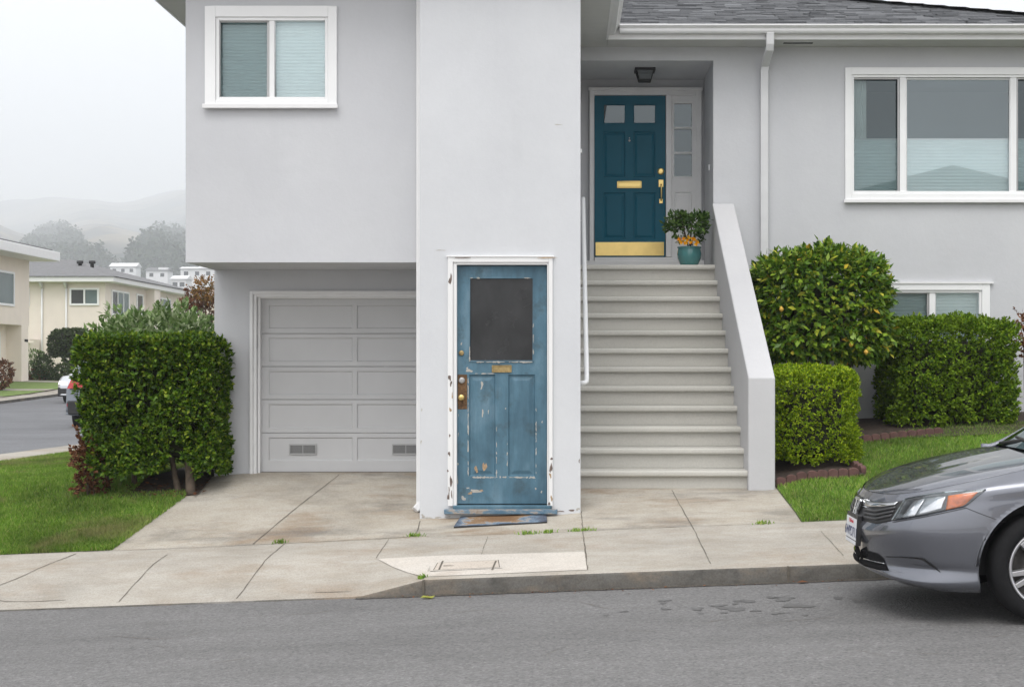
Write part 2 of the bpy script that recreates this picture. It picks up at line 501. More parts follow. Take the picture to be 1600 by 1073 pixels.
# ------------------------------------------------------------------ levels of the ground
def zroad(x): return -.018 + .037 * np.clip(x, -9, 30)
def zkerb(x): return .0955 + .037 * np.clip(x, -9, 30)
def zwalk(x): return .222 + .041 * np.clip(x, -9, 30)
YK, YW = 10.15, 11.6
YB, YU, YG, YF, YD, YS = 12.2, 12.45, 13.5, 16.15, 17.2, 13.0
def slope(x): return np.interp(x, [-2.2, -1.2, 0, 2, 3.3], [.222, .142, .12, .14, .15])
def gnd(x, y):
    lim = np.interp(x, [-3, -1, 1.5, 3], [YG, YG, 15.2, 15.4])
    z = zwalk(x) + slope(x) * (np.minimum(y, lim) - YW)
    ex = np.interp(x, [-3.3, -2.9, -1.05, -.7], [0, 1, 1, 0]) * (.545 - (zwalk(x) + slope(x) * (YG - YW)))
    e2 = np.interp(x, [-.05, .1, 1.8, 2.1], [0, 1, 1, 0]) * (.4365 - (zwalk(x) + slope(x) * (YS - YW)))
    return z + ex * np.clip((y - 12.2) / 1.3, 0, 1) + e2 * np.clip((y - 11.9) / 1.1, 0, 1)
def pave(x, y):
    """pavement with the driveway apron let down to the road"""
    t = (y - YK) / (YW - YK)
    z = zkerb(x) + t * (zwalk(x) - zkerb(x))
    drop = np.interp(x, [-4.35, -3.95, -1.42, -.98], [0, 1, 1, 0]) * (.1135 - .012)
    k = np.clip((11.02 - y) / .87, 0, 1)
    return z - drop * k
def zside(y): return np.interp(y, [10, 26, 46, 55, 63, 80, 140], [-.351, .03, .10, .30, .62, .85, 1.4])

def sheet(name, xs, ys, fz, mat, kind='structure', xedge=None):
    xs, ys = np.asarray(xs, float), np.asarray(ys, float)
    A, B = np.meshgrid(xs, ys)
    if xedge is not None: A = xedge(A, B)
    Zz = fz(A, B)
    V = np.stack([A, B, Zz * np.ones_like(A)], -1).reshape(-1, 3)
    n, k = len(xs), len(ys)
    i, j = np.meshgrid(np.arange(n - 1), np.arange(k - 1))
    a = (j * n + i).ravel()
    Q = np.stack([a, a + 1, a + n + 1, a + n], 1)
    o = mesh_np(name, V, Q.ravel(), [4] * len(Q), mat, smooth=True)
    if kind: o["kind"] = kind
    return o

sheet("road", np.linspace(-60, 40, 201), [1.2, 3, 5, 7, 8, 9, 9.6, YK + .02], lambda x, y: zroad(x), M['asphalt'])
sheet("side_street", np.linspace(-19, -8.6, 6), np.linspace(YK + .021, 150, 120), lambda x, y: zside(y), M['side_asphalt'])

# pavement along the front, with rounded kerb
mb = MB()
xs = np.concatenate([np.arange(-8.4, 14, .07)])
ys = [YK + .025, 10.25, 10.4, 10.6, 10.8, 11.0, 11.03, 11.2, 11.4, YW]
mb.grid([[(x, y, float(pave(x, y))) for x in xs] for y in ys])
o = mb.build("sidewalk", M['sidewalk'], kind='structure')
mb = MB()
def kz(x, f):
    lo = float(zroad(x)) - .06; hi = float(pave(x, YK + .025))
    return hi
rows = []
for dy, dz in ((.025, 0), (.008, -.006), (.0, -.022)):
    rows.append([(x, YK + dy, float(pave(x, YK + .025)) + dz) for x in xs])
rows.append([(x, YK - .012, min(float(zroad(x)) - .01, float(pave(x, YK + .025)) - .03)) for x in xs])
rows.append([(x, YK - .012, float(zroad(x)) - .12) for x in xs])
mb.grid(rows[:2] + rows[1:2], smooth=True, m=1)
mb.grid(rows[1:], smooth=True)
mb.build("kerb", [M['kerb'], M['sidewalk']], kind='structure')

def dr_edge(A, B):      # left edge of the driveway splays toward the street
    l = -3.60 + (B - YW) * (.36 / 1.9)
    return l + (A + 3.6) / (1.85 + 3.6) * (1.85 - l)
sheet("driveway", np.linspace(-3.6, 1.85, 56), np.linspace(YW + .002, 13.75, 24), lambda x, y: gnd(x, y), M['drive'], xedge=dr_edge)

# joints and cracks
mb = MB()
def strip(pts, w, off=.003, f=None):
    pts = [np.array(p) for p in pts]; out = []
    for a, b in zip(pts[:-1], pts[1:]):
        n = max(2, int(np.linalg.norm(b - a) / .08))
        out += [a + (b - a) * k / n for k in range(n)]
    out.append(pts[-1]); L, Rr = [], []
    for i, p in enumerate(out):
        t = out[min(i + 1, len(out) - 1)] - out[max(i - 1, 0)]; t = t / np.linalg.norm(t)
        nn = np.array([-t[1], t[0]]); ww = w * .62 * (.5 + .8 * random.random()) / 2
        j = np.array([random.uniform(-.003, .003), random.uniform(-.003, .003)])
        for lst, sgn in ((L, 1), (Rr, -1)):
            q = p + nn * ww * sgn + j
            z = float(pave(q[0], q[1])) if q[1] <= YW else float(gnd(q[0], q[1]))
            lst.append((q[0], q[1], z + off))
    mb.grid([L, Rr], smooth=False)
def g2(px, py, it=12):       # a point of the photograph carried down to the ground
    y = 11.0
    for _ in range(it):
        x = X(px, y); z = float(pave(x, y)) if y <= YW else float(gnd(x, y))
        y = .5 * y + .5 * (CH - z) * F / (py - CY)
    return (X(px, y), y)
for pts, w in (([(530, 742), (455, 800), (395, 850)], .014), ([(130, 862), (300, 856), (440, 849), (560, 843), (650, 838)], .010),
               ([(262, 866), (228, 893), (185, 940)], .010), ([(445, 849), (405, 888), (370, 935)], .010), ([(608, 842), (588, 872)], .007),
               ([(118, 865), (60, 888), (0, 914)], .016), ([(657, 814), (650, 836)], .014), ([(908, 799), (918, 890)], .014),
               ([(1050, 766), (1085, 828), (1110, 880)], .010), ([(762, 838), (752, 866)], .006), ([(1283, 830), (1318, 868)], .007),
               ([(650, 838), (780, 834), (905, 830), (1080, 822), (1250, 817)], .005)):
    strip([g2(*p) for p in pts], w)
strip([(-4.0, 10.32), (-3.75, 10.29), (-3.5, 10.30)], .012)
strip([(-1.75, 10.26), (-1.5, 10.25)], .01)
mb.build("pavement_joint", M['joint'], kind='structure')
mb = MB()
for kx in (-.985, 1.53):
    z1 = float(pave(kx, YK + .03)); z0 = float(zroad(kx))
    mb.box(kx - .007, kx + .007, YK - .016, YK + .02, z0 - .02, z1 - .004)
mb.build("kerb_joint", M['joint'], kind='structure')

mb = MB()
q = [(x, YK - .045 - .012 * random.random(), float(zroad(x)) + .004) for x in np.arange(-1.45, 9, .05)]
mb.grid([q, [(p[0], YK - .010, p[2] + .004) for p in q]], smooth=False)
mb.build("gutter_grit", M['grit'], kind='structure')
# light patch around the meter cover
pp = [g2(*p) for p in ((590, 873), (760, 867), (913, 862), (918, 890), (790, 895), (664, 901))]
mb = MB()
n = 14
top = [np.array(pp[0]) + (np.array(pp[2]) - np.array(pp[0])) * k / n for k in range(n + 1)]
bl, br = np.array(pp[5]), np.array(pp[3])
bot = [np.array(pp[0]) + (bl - np.array(pp[0])) * min(1, k / 3) if k < 3 else bl + (br - bl) * (k - 3) / (n - 3) for k in range(n + 1)]
mb.grid([[(*(t + (b - t) * r / 5), float(pave(*(t + (b - t) * r / 5))) + .003) for t, b in zip(top, bot)] for r in range(6)])
mb.build("pavement_patch", M['patch'], kind='structure')

# stains on the asphalt
mb = MB()
for px, py, w in ((1040, 951, .09), (1038, 938, .10), (1036, 942, .06), (1090, 951, .12), (1123, 946, .12), (1146, 951, .20), (1165, 939, .16), (1148, 943, .07),
                  (1180, 954, .08), (1225, 935, .20), (1245, 946, .22), (1215, 958, .10), (1258, 961, .05), (1310, 934, .10), (975, 955, .07), (946, 961, .05),
                  (1205, 933, .10), (1130, 957, .06), (1095, 958, .05), (1340, 940, .08)):
    y = 9.0
    for _ in range(10): y = (CH - float(zroad(X(px, y)))) * F / (py - CY)
    c = (X(px, y), y); k = 18; ph = [random.uniform(0, 6.3) for _ in range(3)]
    pts = []
    for i in range(k):
        a = 2 * math.pi * i / k
        r = w * .36 * (1 + .28 * math.sin(2 * a + ph[0]) + .22 * math.sin(3 * a + ph[1]) + .12 * math.sin(5 * a + ph[2]))
        xx, yy = c[0] + r * math.cos(a), c[1] + r * 1.05 * math.sin(a)
        pts.append((xx, yy, float(zroad(xx)) + .003))
    mb.add(pts, [tuple(range(k))])
mb.build("road_stain", M['wet'], kind='structure')
mb = MB()       # fine cracks in the road
def crack(x, y, ang, n, step, w):
    L, Rr = [], []
    for i in range(n):
        ang += random.uniform(-.5, .5); x += math.cos(ang) * step; y += math.sin(ang) * step * 1.0
        ww = w * random.uniform(.3, 1.1) * math.sin(math.pi * (i + .5) / n)
        nx, ny = -math.sin(ang), math.cos(ang); z = float(zroad(x)) + .003
        L.append((x + nx * ww, y + ny * ww, z)); Rr.append((x - nx * ww, y - ny * ww, z))
    mb.grid([L, Rr], smooth=False)
for _ in range(16): crack(random.uniform(-3.6, 2.6), random.uniform(7.4, 10.0), random.uniform(-.5, .5), random.randint(5, 12), random.uniform(.02, .05), random.uniform(.002, .004))
for x, y in ((-2.2, 9.55), (-1.0, 9.3), (-3.0, 9.0), (-.2, 9.75), (.9, 8.6)): crack(x, y, random.uniform(-.3, .3), 20, .05, .004)
mb.build("road_crack", M['joint'], kind='structure')

# lawns ----------------------------------------------------------
def lawn_left_edge(y):   # far-left edge, along the side street pavement
    return np.interp(y, [11.6, 14, 17.5, 19.3, 23, 40], [-7.6, -7.2, -6.73, -6.46, -6.1, -5.6])
def lawn_right_of_left(y):
    return np.where(y < 13.5, -3.60 + (y - YW) * (.36 / 1.9) - .01, -3.23)
def ll(A, B):
    a = lawn_left_edge(B); b = lawn_right_of_left(B)
    return a + A * (b - a)
sheet("lawn", np.linspace(0, 1, 20), np.linspace(YW + .003, 40, 90), lambda x, y: gnd(x, y) + .002, M['lawn'], xedge=ll)
sheet("side_sidewalk", [0, .5, 1], np.linspace(YW + .003, 60, 60), lambda x, y: np.maximum(gnd(-7, y) - .02, .1) * 0 + gnd(-7.0, np.minimum(y, 13.5)) - .012, M['sidewalk'],
      xedge=lambda A, B: lawn_left_edge(B) - 1.05 * (1 - A))
sheet("side_kerb", [0, .3, .31, 1], np.linspace(YW + .003, 60, 60), lambda x, y: np.where(x < lawn_left_edge(y) - 1.2, zside(y) - .1, gnd(-7.0, np.minimum(y, 13.5)) - .014), M['sidewalk'],
      xedge=lambda A, B: lawn_left_edge(B) - 1.05 - .5 * (1 - A))
sheet("lawn", np.linspace(1.852, 13, 60), np.linspace(YW + .003, 16.2, 30), lambda x, y: gnd(x, y) + .001, M['lawn'])
sheet("corner_pavement", [-8.4, -7.5], [YK + .03, YW + .002], lambda x, y: pave(x, y) + .001, M['sidewalk'])

def blades(name, pts, mat, h=(.03, .06), w=.0045, parent=None):
    n = len(pts)
    a = rng.uniform(0, 2 * np.pi, n); hh = rng.uniform(h[0], h[1], n)
    d = np.stack([np.cos(a), np.sin(a), np.zeros(n)], 1)
    ln = rng.uniform(0, .8, n)[:, None]
    b = rng.uniform(0, 2 * np.pi, n); ld = np.stack([np.cos(b), np.sin(b), np.zeros(n)], 1)
    base = pts; tip = pts + np.array([0, 0, 1]) * hh[:, None] + ld * ln * hh[:, None]
    mid = pts + np.array([0, 0, .55]) * hh[:, None] + ld * ln * hh[:, None] * .3
    V = np.stack([base - d * w / 2, base + d * w / 2, mid + d * w * .45, tip, mid - d * w * .45], 1)
    i = np.arange(n)[:, None] * 5
    f = np.concatenate([i + 0, i + 1, i + 2, i + 3, i + 4], 1)
    return mesh_np(name, V.reshape(-1, 3), f.ravel(), np.full(n, 5), mat, parent)

def lowfreq(p, s=1.0, seed=0):
    r = np.random.default_rng(seed); out = 0
    for k in range(5):
        w = r.normal(0, 1, p.shape[1]) * s * (1 + .5 * k); out = out + np.sin(p @ w + r.uniform(0, 6.28)) / (1 + .4 * k)
    return out / 2.2

n = 210000
y = rng.uniform(0, 1, n) ** 1.25 * (19.5 - YW) + YW + .005
u = rng.uniform(0, 1, n)
a, b = np.maximum(lawn_left_edge(y), -.40 * y - .3), lawn_right_of_left(y)
x = a + u * (b - a + .03)
keep = ~((x > -3.85 + .5 * (y < 13.05)) & (y > 12.93))  & (x > a)
P = np.stack([x, y, gnd(x, y)], 1)[keep]
hh = lowfreq(P[:, :2], 2.0, 3)
o = blades("grass", P, M['grass'], (.020, .046), .0038); tag(o, "short green lawn grass with dry patches at the corner plot", "grass", kind='stuff')
n = 150000
y = rng.uniform(0, 1, n) ** 1.1 * (15.6 - YW) + YW + .005
x = rng.uniform(1.86, 6.2, n)
keep = ~((y > 13.02) & (x < 2.66)) & ~((y > 15.05 - .62 * np.clip(3.75 - x, 0, 1)) & (x < 5.2))
P = np.stack([x, y, gnd(x, y)], 1)[keep]
o = blades("grass", P, M['grass_right'], (.022, .048), .0038); tag(o, "lush green lawn grass on the sloping bank behind the grey car", "grass", kind='stuff')
# soil beds
sheet("flower_bed", np.linspace(1.858, 2.65, 6), np.linspace(13.06, 16.1, 8), lambda x, y: gnd(x, y) + .022, M['soil'])
sheet("flower_bed", np.linspace(2.652, 5.6, 8), np.linspace(14.5, 16.12, 6), lambda x, y: gnd(x, y) + .022, M['soil'])
sheet("flower_bed", np.linspace(-3.95, -3.235, 8), np.linspace(12.93, 15.0, 8), lambda x, y: gnd(x, y) + .015, M['soil'])

# ------------------------------------------------------------------ foliage
def unit(a): return a / np.maximum(np.linalg.norm(a, axis=-1, keepdims=True), 1e-9)

def leaf_mesh(name, C, A, Nn, L, W, mats, parent=None, fold=.12):
    S = unit(np.cross(A, Nn)); Nn = unit(np.cross(S, A)); n = len(C)
    L, W = L[:, None], W[:, None]
    V = np.stack([C, C + A * L * .45 + S * W * .5 + Nn * W * fold, C + A * L, C + A * L * .45 - S * W * .5 + Nn * W * fold], 1)
    i = np.arange(n)[:, None] * 4
    f = np.concatenate([i, i + 1, i + 2, i, i + 2, i + 3], 1)
    return mesh_np(name, V.reshape(-1, 3), f.ravel(), np.full(2 * n, 3), mats, parent)

def sprigs(P, Nn, per, L, W, spread=.9, shoot=.05, up=.25, droop=0.0):
    """leaves standing round little shoots that grow outward from P"""
    n = len(P)
    d = unit(Nn * .9 + rng.normal(0, .45, (n, 3)) + np.array([0, 0, up]))
    C = np.repeat(P, per, 0); D = np.repeat(d, per, 0); N0 = np.repeat(Nn, per, 0)
    t = np.tile(np.linspace(0, 1, per), n)[:, None] + rng.uniform(-.08, .08, (n * per, 1))
    C = C + D * t * shoot
    A = unit(D * (.55 + .5 * t) + rng.normal(0, spread * .55, C.shape) + np.array([0, 0, -droop]))
    Nl = unit(N0 * .6 + np.array([0, 0, .7]) + rng.normal(0, .35, C.shape))
    m = n * per
    return C, A, Nl, L * rng.uniform(.7, 1.2, m), W * rng.uniform(.75, 1.2, m)

def rbox(n, lo, hi, r, faces=None, rough=.03, seed=1, freq=5.0):
    """points and normals on a rounded, slightly lumpy clipped box"""
    lo, hi = np.array(lo, float), np.array(hi, float); s = hi - lo
    ar = np.array([s[1] * s[2], s[1] * s[2], s[0] * s[2], s[0] * s[2], s[0] * s[1] * .0, s[0] * s[1]])
    fc = rng.choice(6, n, p=ar / ar.sum())
    p = lo + rng.uniform(0, 1, (n, 3)) * s
    for k in range(6):
        q = fc == k; p[q, k // 2] = lo[k // 2] if k % 2 == 0 else hi[k // 2]
    q = np.clip(p, lo + r, np.maximum(hi - r, lo + r)); nn = p - q
    nn = unit(nn); p = q + nn * r
    p = p + nn * (lowfreq(p, freq, seed) * rough)[:, None]
    return p, nn

def clump(p, nn, count, radius, amp):
    """push the skin into shoots and creases round random centres"""
    c = p[rng.choice(len(p), count, replace=False)]
    d = np.full(len(p), 9.0)
    for k in range(0, count, 50): d = np.minimum(d, np.sqrt(((p[:, None, :] - c[None, k:k + 50, :]) ** 2).sum(-1)).min(1))
    return p + nn * (amp * (1 - np.clip(d / radius, 0, 1.6) ** 2))[:, None]

def ellips(n, c, rad, rough=.06, seed=1, freq=3.0):
    d = unit(rng.normal(0, 1, (n, 3))); rad = np.array(rad)
    p = np.array(c) + d * rad; nn = unit(d / rad)
    p = p + nn * (lowfreq(p, freq / rad.mean(), seed) * rough)[:, None]
    return p, nn

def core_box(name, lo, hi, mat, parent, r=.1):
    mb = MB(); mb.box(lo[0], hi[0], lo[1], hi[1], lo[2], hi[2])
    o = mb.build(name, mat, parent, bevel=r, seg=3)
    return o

def hedge(name, lo, hi, r, n, per, L, W, mat, label, cat, shoot=.05, rough=.03, up=.25, seed=1, droop=0., depth=.09, core=.10, group=None, cut=None, trunks=(), clumps=None, taper=0.0, hollow=.20):
    base = ((lo[0] + hi[0]) / 2, (lo[1] + hi[1]) / 2, float(gnd((lo[0] + hi[0]) / 2, lo[1])))
    root = empty(name, base, label, cat, group)
    p, nn = rbox(n, lo, hi, r, rough=rough, seed=seed)
    p = p - nn * (rng.beta(1.2, 2.5, n) * depth)[:, None]
    if clumps: p = clump(p, nn, *clumps)
    if taper: p[:, 0] += np.clip(lo[2] + .8 - p[:, 2], 0, .8) * taper * (hi[0] - p[:, 0]) / (hi[0] - lo[0])
    hol = lowfreq(p, 9, seed + 5) + .7 * lowfreq(p, 24, seed + 6)
    p = p - nn * np.clip(hol - .10, 0, 1.2)[:, None] * hollow * np.where(nn[:, 2] > .6, .35, 1)[:, None]
    C, A, Nl, l, w = sprigs(p, nn, per, L, W, shoot=shoot, up=up, droop=droop)
    if cut is not None:
        k = cut(C); C, A, Nl, l, w = C[k], A[k], Nl[k], l[k], w[k]
    leaf_mesh("foliage", C, A, Nl, l, w, mat, root)
    mb = MB()
    zb = base[2] - .03
    for (x0, y0, x1, y1, rr) in trunks:
        pts = [(x0, y0, float(gnd(x0, y0)) - .03), (x0 * .7 + x1 * .3, y0 * .7 + y1 * .3, zb + .2), (x1, y1, lo[2] + .45)]
        mb = MB(); mb.tube(pts, [rr, rr * .8, rr * .55], 8); mb.build("trunk", M['bark'], root)
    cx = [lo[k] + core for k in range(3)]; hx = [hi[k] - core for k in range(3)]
    core_box("shade_core", (cx[0], cx[1], cx[2] - core * .3), hx, M['core_shade'], root, r=min(.12, core))  # solid filler box, coloured dark like the shaded hollow behind the leaves
    return root

# big clipped hedge left of the garage
def cut_left(C):
    return ~((C[:, 0] > -3.26) & (C[:, 1] > 13.46)) & ~((C[:, 2] < .84 - 1.6 * np.abs(C[:, 0] + 3.42)) & (C[:, 1] < 13.4))
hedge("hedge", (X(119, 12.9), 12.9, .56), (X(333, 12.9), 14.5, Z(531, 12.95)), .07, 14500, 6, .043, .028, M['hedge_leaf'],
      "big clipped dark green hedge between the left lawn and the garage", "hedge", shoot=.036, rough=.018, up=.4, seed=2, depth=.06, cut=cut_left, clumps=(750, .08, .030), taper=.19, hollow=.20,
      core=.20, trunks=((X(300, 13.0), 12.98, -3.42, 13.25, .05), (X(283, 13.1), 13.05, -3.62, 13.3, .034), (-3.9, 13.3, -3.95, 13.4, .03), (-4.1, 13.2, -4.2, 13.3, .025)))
# lower leaf skirt of the same hedge reaches the grass: a separate fringe shrub with rust leaves stands at its corner
def shrub(name, c, rad, n, per, L, W, mat, label, cat, seed=1, shoot=.08, stem=None, rough=.12, group=None, up=.3, core=True, ground=None, extra=None):
    g = ground if ground is not None else float(gnd(c[0], c[1]))
    root = empty(name, (c[0], c[1], g), label, cat, group)
    p, nn = ellips(n, c, rad, rough=rough, seed=seed)
    p = p - nn * (rng.beta(1, 2.2, n) * min(rad) * .5)[:, None]
    k = p[:, 2] > g + .02
    C, A, Nl, l, w = sprigs(p[k], nn[k], per, L, W, shoot=shoot, up=up)
    leaf_mesh("foliage", C, A, Nl, l, w, mat, root)
    mb = MB()
    for i in range(stem or 3):
        a = 2.1 * i
        mb.tube([(c[0] + .03 * math.cos(a), c[1] + .03 * math.sin(a), g - .03), (c[0] + rad[0] * .35 * math.cos(a), c[1] + rad[1] * .35 * math.sin(a), c[2] - rad[2] * .2),
                 (c[0] + rad[0] * .6 * math.cos(a), c[1] + rad[1] * .6 * math.sin(a), c[2] + rad[2] * .4)], [.02 * rad[0] + .008, .012 * rad[0] + .006, .004], 6)
    mb.build("stem", M['bark'], root)
    return root
shrub("rust_shrub", (X(138, 13.0), 13.05, .66), (.085, .11, .22), 200, 9, .040, .029, M['rust_leaf'], "small shrub with dry rust-coloured leaves at the foot of the big left hedge", "shrub", seed=8, shoot=.07)
shrub("pale_shrub", (X(252, 16.3), 16.3, 1.72), (.66, .7, .34), 800, 8, .085, .045, M['pale_shrub'], "loose shrub with pale shiny leaves showing above the big left hedge", "shrub", seed=12, shoot=.14)

# right side
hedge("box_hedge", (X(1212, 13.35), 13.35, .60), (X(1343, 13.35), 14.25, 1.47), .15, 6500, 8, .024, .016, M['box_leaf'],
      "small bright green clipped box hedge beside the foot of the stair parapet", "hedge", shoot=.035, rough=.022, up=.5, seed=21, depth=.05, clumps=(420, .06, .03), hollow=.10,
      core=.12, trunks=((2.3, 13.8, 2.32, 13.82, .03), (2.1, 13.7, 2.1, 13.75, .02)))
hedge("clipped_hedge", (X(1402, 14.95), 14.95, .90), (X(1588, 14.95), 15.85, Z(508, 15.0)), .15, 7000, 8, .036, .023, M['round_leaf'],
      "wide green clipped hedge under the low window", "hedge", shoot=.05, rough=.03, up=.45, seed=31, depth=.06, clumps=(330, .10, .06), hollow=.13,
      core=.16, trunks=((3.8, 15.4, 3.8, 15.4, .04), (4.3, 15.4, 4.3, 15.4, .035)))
# camellia
root = empty("camellia", (2.62, 15.0, float(gnd(2.62, 15.0))), "tall rounded camellia shrub with large glossy leaves and yellow spots beside the parapet", "shrub")
p, nn = rbox(2900, (X(1190, 14.6), 14.55, 1.42), (X(1394, 14.6), 15.75, Z(400, 14.7)), .30, rough=.07, seed=41, freq=4)
p = p - nn * (rng.beta(1.1, 2.4, len(p)) * .2)[:, None]
low = (p[:, 2] < 1.75); p[low] -= nn[low] * (1.75 - p[low, 2])[:, None] * .9
C, A, Nl, l, w = sprigs(p, nn, 6, .085, .044, shoot=.10, up=.15, droop=.35)
pt = np.array([[X(1297 + random.uniform(-14, 14), 15), 15 + random.uniform(-.2, .2), Z(402, 15) + random.uniform(-.1, .06)] for _ in range(26)])
c2 = sprigs(pt, np.tile(np.array([[0, 0, 1.]]), (len(pt), 1)), 5, .075, .036, shoot=.12, up=.6)
C, A, Nl, l, w = (np.concatenate(q) for q in zip((C, A, Nl, l, w), c2))
leaf_mesh("foliage", C, A, Nl, l, w, M['camellia'], root)
mb = MB()
for k in range(5):
    a = k * 1.3
    mb.tube([(2.62 + .05 * math.cos(a), 15.0 + .05 * math.sin(a), float(gnd(2.62, 15)) - .04), (2.62 + .22 * math.cos(a), 15.05 + .2 * math.sin(a), 1.3),
             (2.62 + .45 * math.cos(a), 15.1 + .3 * math.sin(a), 2.2)], [.035, .026, .01], 8)
mb.build("trunk", M['bark'], root)
core_box("shade_core", (2.25, 14.9, 1.62), (2.98, 15.5, 2.42), M['core_shade'], root, r=.2)
for px, py in ((1221, 483), (1330, 538), (1353, 550)):
    mb = MB(); c = (X(px, 14.5), 14.5, Z(py, 14.5))
    mb.lathe(c, [(.001, -.03), (.015, -.018), (.023, -.004), (.022, .006), (.013, .018), (.001, .03)], seg=10)
    mb.build("bloom", M['bloom'], root)
shrub("russet_shrub", (X(1606, 15.3), 15.3, Z(528, 15.3)), (.13, .2, .24), 70, 7, .05, .028, M['rust_leaf'], "small russet-leaved shrub at the far right end of the wide hedge", "shrub", seed=51, shoot=.1)

# ------------------------------------------------------------------ the house
house = empty("house", (0, 14, .3), "light grey stucco house with a garage, a stair porch and a teal front door", "house")

def wall_holes(mb, x0, x1, z0, z1, y, holes, reveal=.12, m=0):
    """a wall face at depth y with rectangular openings and their reveals"""
    xs = sorted({x0, x1} | {h[0] for h in holes} | {h[1] for h in holes})
    zs = sorted({z0, z1} | {h[2] for h in holes} | {h[3] for h in holes})
    xs = [q for q in xs if x0 <= q <= x1]; zs = [q for q in zs if z0 <= q <= z1]
    for i in range(len(xs) - 1):
        for j in range(len(zs) - 1):
            cx, cz = (xs[i] + xs[i + 1]) / 2, (zs[j] + zs[j + 1]) / 2
            if any(h[0] < cx < h[1] and h[2] < cz < h[3] for h in holes): continue
            mb.quad((xs[i], y, zs[j]), (xs[i + 1], y, zs[j]), (xs[i + 1], y, zs[j + 1]), (xs[i], y, zs[j + 1]), m)
    for a, b, c, d, *skip in holes:
        if skip: continue
        r = y + reveal
        mb.quad((a, y, c), (b, y, c), (b, r, c), (a, r, c), m); mb.quad((a, y, d), (b, y, d), (b, r, d), (a, r, d), m)
        mb.quad((a, y, c), (a, y, d), (a, r, d), (a, r, c), m); mb.quad((b, y, c), (b, y, d), (b, r, d), (b, r, c), m)

def frame(mb, x0, x1, z0, z1, w, y0, y1, m=0, wt=None, wb=None, wr=None):
    wt = w if wt is None else wt; wb = w if wb is None else wb; wr = w if wr is None else wr
    mb.box(x0, x0 + w, y0, y1, z0, z1, m); mb.box(x1 - wr, x1, y0, y1, z0, z1, m)
    mb.box(x0 + w, x1 - wr, y0, y1, z1 - wt, z1, m)
    if wb > 0: mb.box(x0 + w, x1 - wr, y0, y1, z0, z0 + wb, m)

def blind_mesh(x0, x1, z0, z1, y, pitch, amp=.0025):
    mb = MB(); n = max(2, int((z1 - z0) / pitch)); rows = []
    for i in range(2 * n + 1):
        z = z0 + (z1 - z0) * i / (2 * n)
        rows.append([(x0, y + (amp if i % 2 else -amp), z), (x1, y + (amp if i % 2 else -amp), z)])
    mb.grid(rows, smooth=False)
    return mb

TOPZ = 5.025
# upper storey wall over the garage
y = YU
wx = (X(336, y), X(515, y), Z(160, y), Z(26, y))
mb = MB()
wall_holes(mb, X(290, y), -1.21, Z(410, y), TOPZ, y, [wx])
mb.quad((X(290, y), y, Z(410, y)), (-1.21, y, Z(410, y)), (-1.21, YG + .1, Z(410, y)), (X(290, y), YG + .1, Z(410, y)))    # underside
mb.quad((X(290, y), y, Z(410, y)), (X(290, y), y, TOPZ), (X(290, y), 26, TOPZ), (X(290, y), 26, Z(410, y)))               # left flank
mb.quad((X(290, y), 26, 0), (X(290, y), 26, TOPZ), (6.3, 26, TOPZ), (6.3, 26, 0))
mb.build("stucco_wall", M['stucco'], house)

def room(x0, x1, z0, z1, y0, depth=.9, mat='room'):
    mb = MB()
    a = .12
    P = [(x0 - a, z0 - a), (x1 + a, z0 - a), (x1 + a, z1 + a), (x0 - a, z1 + a)]
    for i in range(4):
        p, q = P[i], P[(i + 1) % 4]
        mb.quad((p[0], y0, p[1]), (q[0], y0, q[1]), (q[0], y0 + depth, q[1]), (p[0], y0 + depth, p[1]))
    mb.quad(*[(p[0], y0 + depth, p[1]) for p in P])
    return mb

# upper window
win = None
def window(name, y, casing, sill, hole, sashes, mull, room_d=.9, head=None):
    """casing/hole = px boxes (x0,x1,y0,y1); sashes: (x0,x1,y0,y1,kind)"""
    x0, x1, zt, zb = X(casing[0], y), X(casing[1], y), Z(casing[2], y), Z(casing[3], y)
    hx0, hx1, hzt, hzb = X(hole[0], y), X(hole[1], y), Z(hole[2], y), Z(hole[3], y)
    mb = MB()
    frame(mb, x0, x1, zb, zt, hx0 - x0 + .004, y - .028, y + .02, wt=zt - hzt + .004, wb=hzb - zb + .004, wr=x1 - hx1 + .004)
    # stepped inner lining
    frame(mb, hx0 + .004, hx1 - .004, hzb + .004, hzt - .004, .028, y - .012, y + .07)
    w = mb.build("window", M['vinyl'], house, bevel=.004)
    if sill:
        mb = MB(); mb.box(X(sill[0], y), X(sill[1], y), y - .055, y - .029, Z(sill[3], y), Z(sill[2], y))
        mb.build("sill", M['trim'], w, bevel=.005)
    for a, b in mull:
        mb = MB(); mb.box(X(a, y), X(b, y), y - .004, y + .06, hzb + .03, hzt - .03)
        mb.build("mullion", M['vinyl'], w, bevel=.003)
    for a, b, c, d, kind in sashes:
        sx0, sx1, szt, szb = X(a, y), X(b, y), Z(c, y), Z(d, y)
        mb = MB()
        if kind == 'screen':
            frame(mb, sx0, sx1, szb, szt, .022, y + .012, y + .028)
            mb.build("screen_frame", M['grey_metal'], w, bevel=.002)
            mb = MB(); mb.quad((sx0 + .015, y + .055, szb + .015), (sx1 - .015, y + .055, szb + .015), (sx1 - .015, y + .055, szt - .015), (sx0 + .015, y + .055, szt - .015))
            mb.build("pane", M['glass_dark'], w)
        else:
            frame(mb, sx0 - .016, sx1 + .016, szb - .016, szt + .016, .012, y + .01, y + .05)
            mb.build("sash", M['vinyl'], w, bevel=.003)
            mb = MB(); mb.quad((sx0 - .004, y + .03, szb - .004), (sx1 + .004, y + .03, szb - .004), (sx1 + .004, y + .03, szt + .004), (sx0 - .004, y + .03, szt + .004))
            mb.build("pane", M['glass'], w)
    room(hx0, hx1, hzb, hzt, y + .1205, room_d).build("interior", M['room'], w)
    return w, (hx0, hx1, hzb, hzt)

